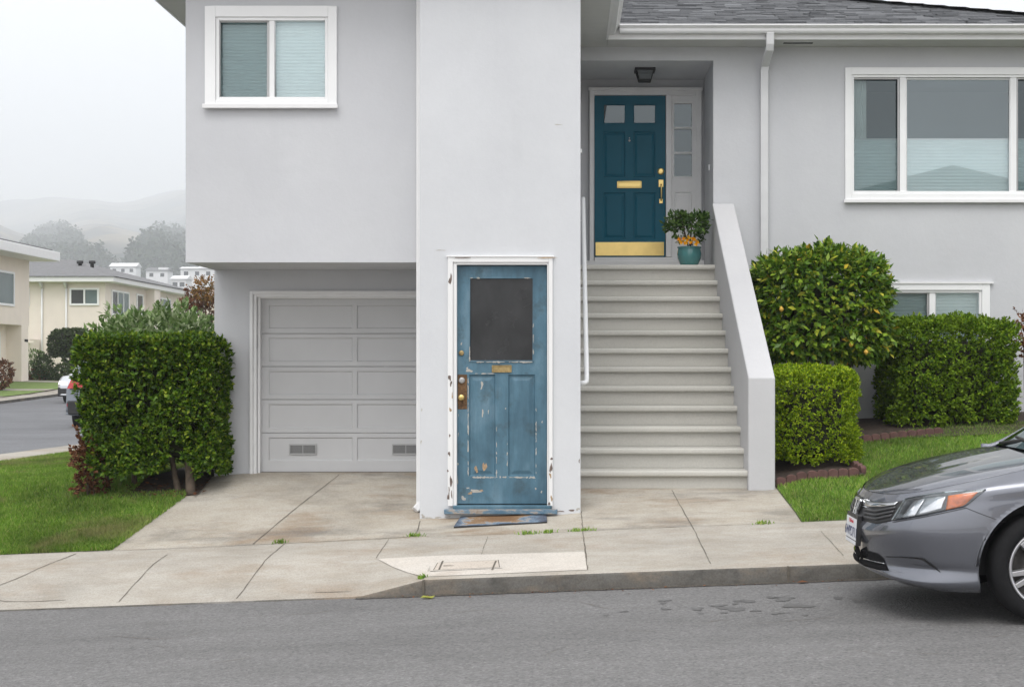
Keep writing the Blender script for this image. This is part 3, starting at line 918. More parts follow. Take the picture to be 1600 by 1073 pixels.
w, hb = window("window", YU, (321, 527, 11, 167), (318, 529, 164, 171), (337, 514, 27, 158),
               [(340, 421, 31, 157, 'screen'), (430.5, 511, 32, 153, 'clear')], [(421, 429)])
b = blind_mesh(hb[0], hb[1], hb[2], hb[3], YU + .082, .028); b.build("blind", M['blind'], w)

# garage recess
y = YG
ox0, oxz = X(396, y), Z(459, y)
mb = MB()
gz = float(gnd(-2.2, YG)) - .1
wall_holes(mb, X(335, y), -.9, gz, Z(415, y) + .1, y, [(ox0, -1.0, gz, oxz)], reveal=.3)
mb.quad((X(335, y), y, gz), (X(335, y), y, 2.6), (X(335, y), 26, 2.6), (X(335, y), 26, gz))
mb.build("stucco_wall", M['stucco'], house)
gl = float(gnd(-2.2, YG))
mb = MB()   # casing in three steps
frame(mb, X(391, y), -.95, gl - .05, Z(455, y), X(396, y) - X(391, y), y - .03, y + .01, wb=0, wr=.05)
frame(mb, X(396, y) + .001, -1.0, gl - .05, Z(459, y) - .001, .030, y - .014, y + .05, wb=0, wr=.05)
frame(mb, X(396, y) + .033, -1.0, gl - .05, Z(459, y) - .02, .022, y + .02, y + .11, wb=0, wr=.05)
mb.build("door_casing", M['trim'], house, bevel=.004)

def panelled(mb, x0, x1, z0, z1, y, rects, depth=.012, slope_w=.012, raise_=None, m=0, holes=()):
    """door face with sunk (and optionally raised) fields; holes are left open"""
    allr = list(rects) + list(holes)
    xs = sorted({x0, x1} | {q for h in allr for q in h[:2]}); zs = sorted({z0, z1} | {q for h in allr for q in h[2:4]})
    for i in range(len(xs) - 1):
        for j in range(len(zs) - 1):
            cx, cz = (xs[i] + xs[i + 1]) / 2, (zs[j] + zs[j + 1]) / 2
            if any(h[0] < cx < h[1] and h[2] < cz < h[3] for h in allr): continue
            mb.quad((xs[i], y, zs[j]), (xs[i + 1], y, zs[j]), (xs[i + 1], y, zs[j + 1]), (xs[i], y, zs[j + 1]), m)
    def ring(A, ya, B, yb):
        ca = [(A[0], ya, A[2]), (A[1], ya, A[2]), (A[1], ya, A[3]), (A[0], ya, A[3])]
        cb = [(B[0], yb, B[2]), (B[1], yb, B[2]), (B[1], yb, B[3]), (B[0], yb, B[3])]
        for i in range(4): mb.quad(ca[i], ca[(i + 1) % 4], cb[(i + 1) % 4], cb[i], m)
        return cb
    def inset(r, d): return (r[0] + d, r[1] - d, r[2] + d, r[3] - d)
    for r in rects:
        a = inset(r, slope_w * .35); cb = ring(r, y, a, y + depth)
        if raise_:
            b = inset(a, raise_[0]); cb = ring(a, y + depth, b, y + depth)
            c = inset(b, raise_[1]); cb = ring(b, y + depth, c, y + depth - raise_[2])
        mb.quad(*cb, m)
    for r in holes: ring(r, y, r, y + .03)
    # edge thickness
    ring((x0, x1, z0, z1), y, (x0, x1, z0, z1), y + .04)

y = YG + .09
mb = MB()
cols = ((419.6, 551), (557.5, 689)); rws = ((476.5, 513.5), (527.5, 565), (579.5, 617), (631, 669), (683, 719.5))
seams = [Z(q, y) for q in (738, 676, 624, 572.5, 521, 458)]
vents = [(451.5, 494.5, 693.5, 710), (612.5, 655.5, 693.5, 710)]
for k in range(5):
    rects = [(X(a, y), X(b, y), Z(rws[4 - k][1], y), Z(rws[4 - k][0], y)) for a, b in cols]
    panelled(mb, X(401, y), X(712, y), seams[k] + (.0025 if k else -.01), seams[k + 1] - .0025, y, rects, depth=.013, slope_w=.03)
gd = mb.build("garage_door", M['garage'], house)
for a, b, c, d in vents:
    mb = MB(); yy = y + .008
    frame(mb, X(a, y), X(b, y), Z(d, y), Z(c, y), .010, yy - .008, yy + .005)
    mb.box(X(a, y) + .01, X(b, y) - .01, yy + .002, yy + .006, Z(d, y) + .01, Z(c, y) - .01, 1)
    nz = 9
    for k in range(nz):
        z = Z(d, y) + .012 + (Z(c, y) - Z(d, y) - .024) * k / (nz - 1)
        mb.box(X(a, y) + .01, X(b, y) - .01, yy - .004, yy + .002, z - .002, z + .002)
    mb.box((X(a, y) + X(b, y)) / 2 - .003, (X(a, y) + X(b, y)) / 2 + .003, yy - .006, yy + .002, Z(d, y) + .01, Z(c, y) - .01)
    mb.build("vent", [M['grey_metal'], M['screen']], gd)
mb = MB(); mb.box(X(402, y), X(712, y), y - .006, y + .03, gl - .02, Z(735.8, y) - .004)
mb.build("weather_strip", M['black'], gd)
mb = MB(); mb.box(X(400, y) - .004, X(404.5, y), YG - .006, YG + .019, Z(545, y), Z(523, y))
mb.build("latch", M['grey_metal'], gd, bevel=.002)

# bay with the old blue door
y = YB
bx0, bx1 = X(656, y), X(907, y)
dz1, dz0 = Z(416, y), Z(787, y)
dx0, dx1 = X(713, y), X(855, y)
mb = MB()
wall_holes(mb, bx0, bx1, .08, TOPZ, y, [(dx0 - .012, dx1 + .012, dz0 - .06, dz1 + .012)], reveal=.10)
mb.quad((bx0, y, .08), (bx0, y, TOPZ), (bx0, 14, TOPZ), (bx0, 14, .08))
mb.quad((bx1, y, .08), (bx1, y, TOPZ), (bx1, YD + .2, TOPZ), (bx1, YD + .2, .08))
mb.build("stucco_wall", M['bay'], house, bevel=.012, seg=3)
mb = MB()
zb = Z(790, y)
frame(mb, X(700, y), X(863.5, y), zb, Z(402, y), X(708, y) - X(700, y), y - .022, y + .01, wb=0, wr=X(863.5, y) - X(857.5, y))
frame(mb, X(708, y) + .001, X(857.5, y) - .001, zb, Z(408, y) - .001, X(713.5, y) - X(708, y), y - .010, y + .05, wb=0, wr=.012)
mb.box(X(698, y), X(866, y), y - .03, y, Z(402, y), Z(402, y) + .012)
casing = mb.build("door_casing", M['trim_worn'], house, bevel=.003)
# chips in casing
def chip(mb, cx, cz, w, h, y, m=0, k=9):
    ph = [random.uniform(0, 6.28) for _ in range(3)]; pts = []
    for i in range(k):
        a = 2 * math.pi * i / k; r = 1 + .35 * math.sin(2 * a + ph[0]) + .25 * math.sin(3 * a + ph[1]) + random.uniform(-.15, .15)
        pts.append((cx + r * w / 2 * math.cos(a), y, cz + r * h / 2 * math.sin(a)))
    mb.add(pts, [tuple(range(k))], m)
mb = MB()
S = F / YB
for px, py, w, h in ((704, 437, 5, 15), (703, 590, 4, 10), (705, 599, 3, 9), (707, 618, 2, 8), (704, 640, 3, 7), (702, 708, 3, 8), (705, 752, 3, 20), (702, 765, 2, 9), (706, 772, 2, 12), (701, 775, 3, 14),
                     (862, 716, 3, 5), (861, 731, 4, 16), (860, 742, 3, 8), (862, 778, 3, 9), (858, 786, 3, 7), (855, 403, 26, 2), (725, 403, 20, 2), (700, 735, 2, 5), (703, 680, 2, 6)):
    chip(mb, X(px, y), Z(py, y), w / S, h / S, y - .0235 if abs(py - 403) > 2 else y - .0315, random.choice((0, 0, 1)))
mb.build("peeling_paint", [M['chip_dark'], M['chip_wood']], casing)
mb = MB()
for px, py, w, h in ((668, 809, 18, 3), (684, 808, 10, 2.5), (661, 806, 5, 5), (700, 807, 8, 2), (876, 798.5, 10, 2), (893, 797, 12, 2.5), (903, 795, 5, 5), (658, 690, 2, 6), (659, 640, 2, 4), (905, 720, 2, 5), (688, 391, 12, 1.5), (872, 195, 14, 1.2)):
    chip(mb, X(px, y), Z(py, y), w / S, h / S, y - .0008, random.choice((0, 1)), 11)
mb.build("peeling_paint", [M['chip_white'], M['chip_dark']], casing)
# threshold
mb = MB()
mb.box(X(694.5, y), X(871, y), y - .055, y - .002, Z(802, y), Z(794.5, y))
mb.box(X(708, y), X(862, y), y - .030, y + .06, Z(794.5, y), Z(789, y), 1)
mb.build("threshold", [M['sill'], M['blue']], house, bevel=.005)
# slab
y = YB + .045
S = F / y
mb = MB()
glass_r = (X(733.5, y), X(833.5, y), Z(564, y), Z(434, y))
pans = [(X(733, y), X(774, y), Z(744, y), Z(585, y)), (X(794, y), X(836, y), Z(744, y), Z(585, y))]
panelled(mb, X(713.5, y), X(854.5, y), Z(786.5, y), Z(415.5, y), y, pans, depth=.016, slope_w=.03, raise_=(.012, .028, .008), holes=[glass_r])
bd = mb.build("blue_door", M['blue'], house)
mb = MB(); yy = y + .020
mb.quad((glass_r[0], yy, glass_r[2]), (glass_r[1], yy, glass_r[2]), (glass_r[1], yy, glass_r[3]), (glass_r[0], yy, glass_r[3]))
def m_dirtyglass():
    t = NT("dusty dark pane")
    n = t.noise(4, 5, .6, stretch=(1, 1, .6))
    col = t.ramp(n, [(.35, (.013, .0135, .0145)), (.7, (.034, .035, .037))])
    return t.fin(col, t.ramp(t.noise(7, 4), [(.3, .10), (.7, .32)]), Specular_IOR_Level=.38)
mb.build("pane", m_dirtyglass(), bd)
mb = MB()
frame(mb, glass_r[0] - .004, glass_r[1] + .004, glass_r[2] - .004, glass_r[3] + .004, .010, y - .006, y + .016)
mb.build("glazing_bead", M['blue'], bd, bevel=.002)
# peeled paint
mb = MB(); ye = y - .0008
yb = y - .0072
yp = y + .0072
def run(x0, z0, x1, z1, n, w, h, yy, m=0):
    for _ in range(n):
        t = random.random(); chip(mb, X(x0 + (x1 - x0) * t, y) , Z(z0 + (z1 - z0) * t, y), random.uniform(.4, 1.2) * w / S, random.uniform(.4, 1.3) * h / S, yy - random.uniform(0, .0004), m)
run(736, 565.5, 832, 565.5, 26, 6, 2.2, yb)
run(734, 541, 734, 563, 10, 1.6, 7, yb)
run(735, 434.5, 752, 434.5, 4, 5, 1.6, yb); run(820, 434.5, 832, 434.5, 3, 7, 1.8, yb)
run(833.3, 480, 833.3, 560, 5, 1.3, 10, yb)
run(736, 583.5, 774, 583.5, 9, 7, 1.8, ye); run(734, 745.5, 775, 745.5, 16, 7, 2.6, ye); run(795, 745.5, 837, 745.5, 14, 7, 2.2, ye); run(776, 745, 792, 745, 4, 5, 2, ye)
run(731.5, 590, 731.5, 742, 22, 1.7, 9, ye); run(775.8, 660, 775.8, 740, 9, 1.8, 8, ye); run(792.6, 690, 792.6, 735, 5, 1.3, 6, ye); run(837.6, 640, 837.6, 742, 14, 1.7, 7, ye)
run(716.5, 640, 715, 760, 6, 1.4, 9, ye)
for px, py, w, h, mm in ((757, 729, 6, 17, 1), (744, 733, 5, 10, 1), (744, 767, 20, 4, 0), (735, 770, 6, 5, 1), (724, 778, 7, 7, 0), (733, 579, 8, 6, 0), (753, 600, 3, 12, 0), (752, 606, 2, 6, 0), (754, 645, 3, 11, 0),
                         (730, 575, 3, 3, 0), (721, 537, 2, 5, 0), (837, 763, 2, 4, 0), (846, 768, 3, 3, 0), (847, 659, 2, 3, 0), (790, 638, 2, 2, 0), (752, 766, 8, 2, 1), (731, 762, 4, 3, 0), (763, 643, 2, 5, 0)):
    inp = 736 < px < 773 and 590 < py < 740
    chip(mb, X(px, y), Z(py, y), w / S, h / S, (yp + .0002) if inp else ye, mm)
mb.build("peeling_paint", [M['chip_white'], M['chip_wood']], bd)
# furniture of the blue door
mb = MB()
mb.box(X(715, y), X(730, y), y - .005, y, Z(639, y), Z(585, y)); mb.build("lock_plate", M['rust_plate'], bd, bevel=.002)
def knob(px, py, r, mat, name, out=.035, y0=None):
    mb = MB(); y0 = y - .005 if y0 is None else y0
    mb.lathe((X(px, y), y0, Z(py, y)), [(r * .55, 0), (r * .5, -out * .4), (r * .95, -out * .55), (r, -out * .75), (r * .8, -out * .95), (r * .3, -out), (.0005, -out)], 'y', 20)
    mb.build(name, mat, bd)
knob(721.5, 620.5, .026, M['brass'], "knob", .05)
knob(721.8, 594, .026, M['steel'], "lock_cylinder", .012)
knob(721, 551.5, .022, M['old_brass'], "deadbolt", .012, y - .0005)
mb = MB()
a = (X(768.5, y), X(799.5, y), Z(581.5, y), Z(570.5, y))
frame(mb, *a, .010, y - .009, y - .0005); mb.box(a[0] + .0105, a[1] - .0105, y - .005, y - .001, a[2] + .0105, a[3] - .0105)
mb.build("mail_slot", M['old_brass'], bd, bevel=.003)

# downpipe foot left of the bay
mb = MB()
def pipe(mb, pts, w, d):
    """rectangular pipe along pts (in a plane of constant x or y)"""
    pts = [Vector(p) for p in pts]; rings = []
    for i, p in enumerate(pts):
        t = (pts[min(i + 1, len(pts) - 1)] - pts[max(i - 1, 0)]).normalized()
        n = Vector((0, 1, 0)) if abs(t.y) < .6 else Vector((0, 0, 1)); n = (n - t * n.dot(t)).normalized(); b = t.cross(n)
        rings.append([p + b * w / 2 * sx + n * d / 2 * sy for sx, sy in ((-1, -1), (1, -1), (1, 1), (-1, 1))])
    for i in range(len(rings) - 1):
        for k in range(4): mb.quad(rings[i][k], rings[i][(k + 1) % 4], rings[i + 1][(k + 1) % 4], rings[i + 1][k])
    mb.quad(*rings[0]); mb.quad(*rings[-1])
yq = 12.40
pipe(mb, [(X(656.5, yq), yq, 4.9), (X(656.5, yq), yq, Z(783, yq)), (X(655, yq), yq - .01, Z(790, yq)), (X(649, yq), yq - .03, Z(796, yq))], .06, .07)
mb.build("downpipe", M['trim'], house, bevel=.008)

# stairs ------------------------------------------------------------
SX0, SX1 = bx1 + .002, 1.60
H, T = .1826, .259
z0 = Z(735.2, YS); gs = float(gnd(.8, YS)) - .05
mb = MB()
for k in range(12):
    yk = YS + T * k; zt = z0 + H * k
    back = yk + T + .03 if k < 11 else YD + .3
    prof = [(yk + .010, zt - .052), (yk + .002, zt - .044), (yk, zt - .03), (yk + .002, zt - .012), (yk + .012, zt - .002), (yk + .03, zt), (back, zt), (back, zt - .052)]
    mb.prism([(SX0, a, b) for a, b in prof], (SX1 - SX0, 0, 0))
    zl = gs if k == 0 else z0 + H * (k - 1)
    mb.box(SX0, SX1, yk + .044, yk + .10, zl + .0005, zt - .0525)
st = mb.build("stairs", M['steps'], house)
# parapet
mb = MB()
prof = [(12.95, gs), (12.95, Z(590, 12.95)), (16.14, Z(318, 16.14)), (16.14, gs)]
mb.prism([(SX1, a, b) for a, b in prof], (.237, 0, 0))
mb.build("parapet", M['cheek'], house, bevel=.012, seg=3)
# handrail
mb = MB()
yA, yBt = 15.55, 12.78
zA, zB_ = Z(313, yA), Z(598, yBt)
xr = .178
pts = [(xr, yA, zA + .02), (xr, yA - .03, zA)]
pts += [(xr, yA + (yBt + .08 - yA) * t, zA + (zB_ + .05 - zA) * t) for t in (.25, .5, .75, 1)]
pts += [(xr - .004, yBt + .03, zB_ + .012), (xr - .02, yBt, zB_), (bx1 + .004, yBt - .005, zB_ - .003)]
mb.tube(pts, .021, 12)
hr = mb.build("handrail", M['vinyl'], house)
mb = MB()
for t in (.1, .5):
    yy = yA + (yBt - yA) * t; zz = zA + (zB_ - zA) * t
    mb.tube([(xr, yy, zz), (xr - .01, yy, zz - .05), (bx1 + .002, yy, zz - .055)], .008, 8)
mb.build("bracket", M['vinyl'], hr)
mb = MB(); yy = 14.6
mb.box(bx1 + .003, X(909.5, yy), yy, yy + .08, Z(239, yy), Z(232.5, yy)); mb.build("wall_bracket", M['vinyl'], house, bevel=.008)

# main facade on the right ------------------------------------------------
y = YF
px1 = 1.612
cz = Z(95, y)
w1 = (X(1329, y), X(1665, y), Z(305, y), Z(117, y))
w2 = (X(1380, y), X(1534, y), Z(566, y), Z(452, y))
mb = MB()
wall_holes(mb, bx1 + .002, 6.0, .2, TOPZ, y, [(bx1 + .002, px1, .2, cz, 1), w1, w2], reveal=.12)
# porch recess
mb.quad((px1, y, .2), (px1, y, cz), (px1, YD + .1, cz), (px1, YD + .1, .2))
mb.quad((bx1, y, cz), (px1, y, cz), (px1, YD + .1, cz), (bx1, YD + .1, cz))
mb.quad((6.0, y, .2), (6.0, y, TOPZ), (6.0, 26, TOPZ), (6.0, 26, .2))
pd = (X(921, YD), X(1096, YD), 2.55, Z(140, YD))
wall_holes(mb, bx1 + .002, px1, 2.4, cz, YD + .04, [pd], reveal=.02)
mb.build("stucco_wall", M['stucco'], house, bevel=.010, seg=3)

# porch door set
y = YD
land = z0 + H * 11
mb = MB()
fx0, fx1, fzt = X(921, y), X(1096, y), Z(140, y)
dx0, dx1 = X(929, y), X(1040, y)
zt, zb = Z(149.5, y), Z(401.5, y)
frame(mb, fx0, fx1, land + .002, fzt, dx0 - fx0 - .004, y - .02, y + .10, wt=.068, wb=zb - land - .006, wr=X(1096, y) - X(1088, y))
mb.box(X(1040.5, y), X(1049, y), y - .018, y + .10, zb, fzt - .068)
mb.box(fx0 - .04, fx1 + .03, y - .05, y - .021, land + .003, zb - .045)
mb.box(fx0 - .012, fx1 + .012, y - .034, y - .0205, fzt - .02, fzt + .02)
mb.build("door_frame", M['trim'], house, bevel=.005)
mb = MB()
yy = y + .02
S = F / yy
def pr(a, b, c, d): return (X(a, yy), X(b, yy), Z(d, yy), Z(c, yy))
pans = [pr(943, 977, 206, 277), pr(990, 1024, 206, 277), pr(943, 977, 301, 373), pr(990, 1024, 301, 373)]
lites = [pr(943.5, 976.5, 164, 192.5), pr(990.5, 1024, 164, 192.5)]
panelled(mb, dx0, dx1, zb, zt, yy, pans, depth=.013, slope_w=.03, raise_=(.008, .022, .009), holes=lites)
fd = mb.build("front_door", M['teal'], house)
for l in lites:
    mb = MB(); mb.quad((l[0], yy + .018, l[2]), (l[1], yy + .018, l[2]), (l[1], yy + .018, l[3]), (l[0], yy + .018, l[3]))
    mb.build("pane", m_glass("door glass", (.25, .28, .33), .10) if 'dg' not in M else M['dg'], fd)
    M['dg'] = bpy.data.materials["door glass"]
    mb = MB(); frame(mb, l[0] - .008, l[1] + .008, l[2] - .008, l[3] + .008, .010, yy - .006, yy + .012); mb.build("glazing_bead", M['teal'], fd, bevel=.002)
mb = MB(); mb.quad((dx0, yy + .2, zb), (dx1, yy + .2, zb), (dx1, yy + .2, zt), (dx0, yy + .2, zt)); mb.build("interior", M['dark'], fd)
mb = MB(); a = pr(930.5, 1037.5, 378.5, 399.5); mb.box(a[0], a[1], yy - .004, yy - .0005, a[2], a[3]); mb.build("kick_plate", M['brass'], fd, bevel=.0015)
mb = MB(); a = pr(964, 1002.5, 283.5, 294); frame(mb, *a, .012, yy - .012, yy - .0005); mb.box(a[0] + .0125, a[1] - .0125, yy - .008, yy - .001, a[2] + .0125, a[3] - .0125)
mb.build("mail_slot", M['brass'], fd, bevel=.003)
mb = MB(); c = (X(1032.5, yy), yy, Z(268, yy))
mb.lathe(c, [(.040, 0), (.040, -.006), (.034, -.011), (.02, -.013), (.0005, -.013)], 'y', 20); mb.build("deadbolt", M['brass'], fd)
mb = MB()
a = pr(1029, 1036.5, 281, 292.5); mb.box(a[0], a[1], yy - .008, yy, a[2], a[3])
a = pr(1030, 1035.5, 311, 318); mb.box(a[0], a[1], yy - .007, yy, a[2], a[3])
hx = X(1033, yy)
mb.tube([(hx, yy - .006, Z(288, yy)), (hx, yy - .045, Z(291, yy)), (hx, yy - .052, Z(299, yy)), (hx, yy - .045, Z(309, yy)), (hx, yy - .006, Z(314, yy))], [.009, .009, .011, .009, .008], 10)
mb.build("handle", M['brass'], fd, bevel=.002)
mb = MB(); mb.lathe((X(983.5, yy), yy, Z(220, yy)), [(.013, 0), (.013, -.006), (.007, -.008), (.0005, -.008)], 'y', 14)
mb.lathe((X(983.5, yy), yy, Z(216, yy)), [(.007, 0), (.007, -.008), (.0005, -.008)], 'y', 10); mb.build("peephole", M['steel'], fd)
# sidelight
mb = MB()
sl = [pr(1053, 1081, 162, 199), pr(1053, 1081, 201.5, 238), pr(1053, 1081, 240.5, 276)]
panelled(mb, X(1049, yy), X(1088, yy), zb, fzt - .068, yy, [pr(1053, 1081, 300, 376)], depth=.012, slope_w=.03, raise_=(.008, .02, .007), holes=sl)
sd = mb.build("sidelight", M['trim'], house); M['room2'] = M['dark']
for l in sl:
    mb = MB(); mb.quad((l[0], yy + .018, l[2]), (l[1], yy + .018, l[2]), (l[1], yy + .018, l[3]), (l[0], yy + .018, l[3])); mb.build("pane", M['dg'], sd)
    mb = MB(); frame(mb, l[0] - .012, l[1] + .012, l[2] - .010, l[3] + .010, .012, yy - .008, yy + .012); mb.build("muntin", M['vinyl'], sd, bevel=.002)
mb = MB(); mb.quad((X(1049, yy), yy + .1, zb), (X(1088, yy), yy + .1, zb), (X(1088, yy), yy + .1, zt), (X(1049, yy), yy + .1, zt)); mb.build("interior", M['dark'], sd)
# ceiling lantern
ly, lx = 16.62, X(1007.5, 16.62)
mb = MB()
mb.box(lx - .115, lx + .115, ly - .115, ly + .115, cz - .03, cz - .001)
for sx in (-1, 1):
    for sy in (-1, 1):
        mb.tube([(lx + sx * .095, ly + sy * .095, cz - .03), (lx + sx * .065, ly + sy * .065, cz - .135)], .007, 6)
q = .068
frame(mb, lx - q, lx + q, cz - .14, cz - .125, .006, ly - q, ly - q + .01); mb.box(lx - q, lx + q, ly - q, ly + q, cz - .143, cz - .137)
lan = mb.build("porch_lantern", M['black'], house, bevel=.002)
mb = MB()
A = [(lx + sx * .09, ly + sy * .09, cz - .031) for sx, sy in ((-1, -1), (1, -1), (1, 1), (-1, 1))]; B = [(lx + sx * .062, ly + sy * .062, cz - .136) for sx, sy in ((-1, -1), (1, -1), (1, 1), (-1, 1))]
for i in range(4): mb.quad(A[i], A[(i + 1) % 4], B[(i + 1) % 4], B[i])
mb.build("glass_shade", m_glass("lantern glass", (.45, .45, .43), .1, .1), lan)
mb = MB(); mb.box(px1 - .012, px1 - .0005, 16.55, 16.585, Z(267, 16.6), Z(258, 16.6)); mb.build("doorbell", M['vinyl'], house, bevel=.002)

# right windows
w, hb = window("window", YF, (1320, 1674, 106.5, 316), (1317.5, 1677, 312, 317.5), (1329.5, 1664, 117, 303.5),
               [(1331.5, 1406, 121, 301, 'screen'), (1418, 1577, 125, 299, 'clear'), (1588, 1662, 121, 301, 'screen')], [(1406, 1415.5), (1578.5, 1588)], room_d=1.6)
zb_ = Z(217, YF)
blind_mesh(hb[0], hb[1], hb[2], zb_, YF + .082, .034).build("blind", M['blind'], w)
mb = MB(); mb.box(hb[0], hb[1], YF + .072, YF + .092, zb_, zb_ + .014); mb.build("blind_rail", M['vinyl'], w)
mb = MB()
for (a, b) in ((1331, 1358), (1637, 1664)):
    n = 24; r = []
    for k in range(n + 1):
        xx = X(a, YF) + (X(b, YF) - X(a, YF)) * k / n; r.append((xx, YF + .125 + .018 * math.sin(k * 1.9)))
    mb.grid([[(p[0], p[1], z) for p in r] for z in (zb_ - .1, hb[3])])
mb.build("curtain", M['curtain'], w)
w, hb = window("window", YF, (1367, 1546, 443, 575), None, (1380.5, 1534, 453, 564),
               [(1383, 1452, 456, 562, 'screen'), (1463, 1530, 458, 560, 'clear')], [(1452, 1461)])
blind_mesh(hb[0], hb[1], hb[2], hb[3], YF + .082, .034).build("blind", M['blind'], w)
mb = MB(); mb.box(X(1362, YF), X(1551, YF), YF - .04, YF - .0005, Z(443.5, YF), Z(440.5, YF)); mb.build("head_trim", M['trim'], w)
# crawl-space grille behind the camellia, and a low plinth wall at the far right
mb = MB(); a = (X(1372, YF), X(1396, YF), Z(646, YF), Z(630, YF)); frame(mb, *a, .015, YF - .012, YF - .001)
for k in range(6): mb.box(a[0] + .015, a[1] - .015, YF - .008, YF - .002, a[2] + .02 + k * .015, a[2] + .027 + k * .015)
mb.build("vent", M['screen'], house)
mb = MB(); mb.box(X(1582, YF), 5.9, YF - .06, YF - .0005, .4, Z(548, YF)); mb.build("plinth", M['stucco'], house, bevel=.01)

# eaves, gutters, roof --------------------------------------------------------
EY, EZ = 15.77, Z(62, 15.77)
XV = .446
LX = -3.93
mb = MB()   # soffit boards
mb.box(XV, 6.35, EY + .004, YF + .1, EZ, EZ + .02)
mb.box(-3.23, XV - .004, 11.9, 27, EZ + .001, EZ + .021)
mb.box(LX + .004, -3.22, 11.9, 27, EZ + .0015, EZ + .022)
sf = mb.build("soffit", M['soffit'], house)
mb = MB(); mb.box(X(1224, 15.95), X(1270, 15.95), 15.92, 15.98, EZ - .002, EZ + .001); mb.build("vent", M['screen'], sf)
mb = MB()
mb.box(XV, 6.4, EY - .02, EY, EZ - .004, EZ + .15)         # main fascia
mb.box(XV - .02, XV, 11.88, EY, EZ - .005, EZ + .151)       # wing fascia
mb.box(LX, LX + .02, 11.88, 27, EZ - .005, EZ + .151)
mb.box(XV - .022, XV + .004, EY - .022, EY - .0205, EZ - .004, EZ + .1)
mb.build("fascia", M['trim'], house, bevel=.003)
gz0 = Z(51, 15.66); gz1 = Z(38.5, 15.66)
mb = MB()
def gut(h):   # outline (outward distance, height)
    return [(0.0, gz0 + .005), (.02, gz0), (.07, gz0), (.085, gz0 + .02), (.088, gz0 + .045), (.112, gz0 + .065), (.118, gz1 - .014), (.118, gz1), (.108, gz1), (.106, gz1 - .012), (0, gz1 - .012)]
P = gut(0)
mb.prism([(6.45, EY - .021 - a, b) for a, b in P], (-(6.45 - XV - .12), 0, 0))
for i, (a, b) in enumerate(P): pass
mb.prism([(XV + .001 + a, 11.88, b + .0005) for a, b in P], (0, EY - .02 - 11.88, 0))
mb.build("gutter", M['gutter'], house, bevel=.002)
# roof: shingle courses as real tabs
PT = .345
roof = MB()
ez = gz1 + .004
def roofz(s): return ez + PT * s
XH = 6.02 + .1
tabs = MB()
s = -.02; row = 0
L1 = math.hypot(1, PT)
while s < 5.6:
    x = -1.2 - random.uniform(0, .3); xe = XH - max(s, 0)
    while x < xe:
        w = random.uniform(.10, .34); x2 = min(x + w, xe)
        th = random.choice((.006, .011, .017)); ex = .10 + random.choice((0, 0, .012))
        y0, y1 = EY - .06 + s - (ex - .10), EY - .06 + s + .12
        za, zb2 = roofz(s) + th, roofz(s + .12) + .003
        tabs.add([(x + .003, y0, za), (x2, y0, za), (x2, y1, zb2), (x + .003, y1, zb2), (x + .003, y0, za - .012), (x2, y0, za - .012)],
                 [(0, 1, 2, 3), (4, 5, 1, 0)])
        x = x2
    s += .10; row += 1
rf = tabs.build("roof", M['shingle'], house)
mb = MB()       # hip caps
n = 26
for k in range(n):
    s0 = k * .2
    c0 = Vector((XH - s0, EY - .06 + s0, roofz(s0) + .032)); c1 = Vector((XH - s0 - .21, EY - .06 + s0 + .21, roofz(s0 + .21) + .022))
    d = Vector((.075, .075, -.02)); d2 = Vector((-.075, -.075, -.005))
    mb.add([c0 + d2 * 1.3, c0, c0 + d * 1.3, c1 + d * 1.3, c1, c1 + d2 * 1.3, c0 + d2 * 1.3 - Vector((0, 0, .02)), c0 - Vector((0, 0, .02)), c0 + d * 1.3 - Vector((0, 0, .02))],
           [(0, 1, 4, 5), (1, 2, 3, 4), (6, 7, 1, 0), (7, 8, 2, 1)])
mb.build("hip_cap", M['shingle'], rf)
mb = MB()   # other roof planes: right hip, back, wing
zr = roofz(5.6); yr = EY - .06 + 5.6; xr_ = XH - 5.6
mb.quad((XH, EY - .06, ez), (XH, yr + 5.6, ez), (xr_, yr, zr), (xr_, yr, zr - .001))
mb.quad((-1.2, EY - .06, ez - .015), (XH, EY - .06, ez - .015), (xr_, yr, zr - .015), (-1.2, yr, zr - .015))
mb.quad((-1.2, yr, zr), (xr_, yr, zr), (XH, yr + 5.6, ez), (-1.2, yr + 5.6, ez))
xm = (LX + XV) / 2; hz = ez + PT * (XV - xm)
mb.quad((LX - .05, 11.85, ez), (xm, 14.0, hz), (xm, 27.2, hz), (LX - .05, 27.2, ez))
mb.quad((XV + .05, 11.85, ez), (XV + .05, 27.2, ez), (xm, 27.2, hz), (xm, 14.0, hz))
mb.add([(LX - .05, 11.85, ez), (XV + .05, 11.85, ez), (xm, 14.0, hz)], [(0, 1, 2)])
mb.build("roof_plane", M['shingle'], rf)
# downspout
mb = MB()
y = YF - .05
x = X(1194, y)
pipe(mb, [(X(1203, 15.72), EY - .07, gz0 + .01), (X(1203, 15.72), EY - .05, Z(68, 15.7)), (X(1202.5, 15.75), EY - .03, Z(76, 15.75)), (x + .01, y - .01, Z(101, y)), (x, y, Z(112, y)), (x, y, .75)], .082, .062)
mb.build("downspout", M['spout'], house, bevel=.006)

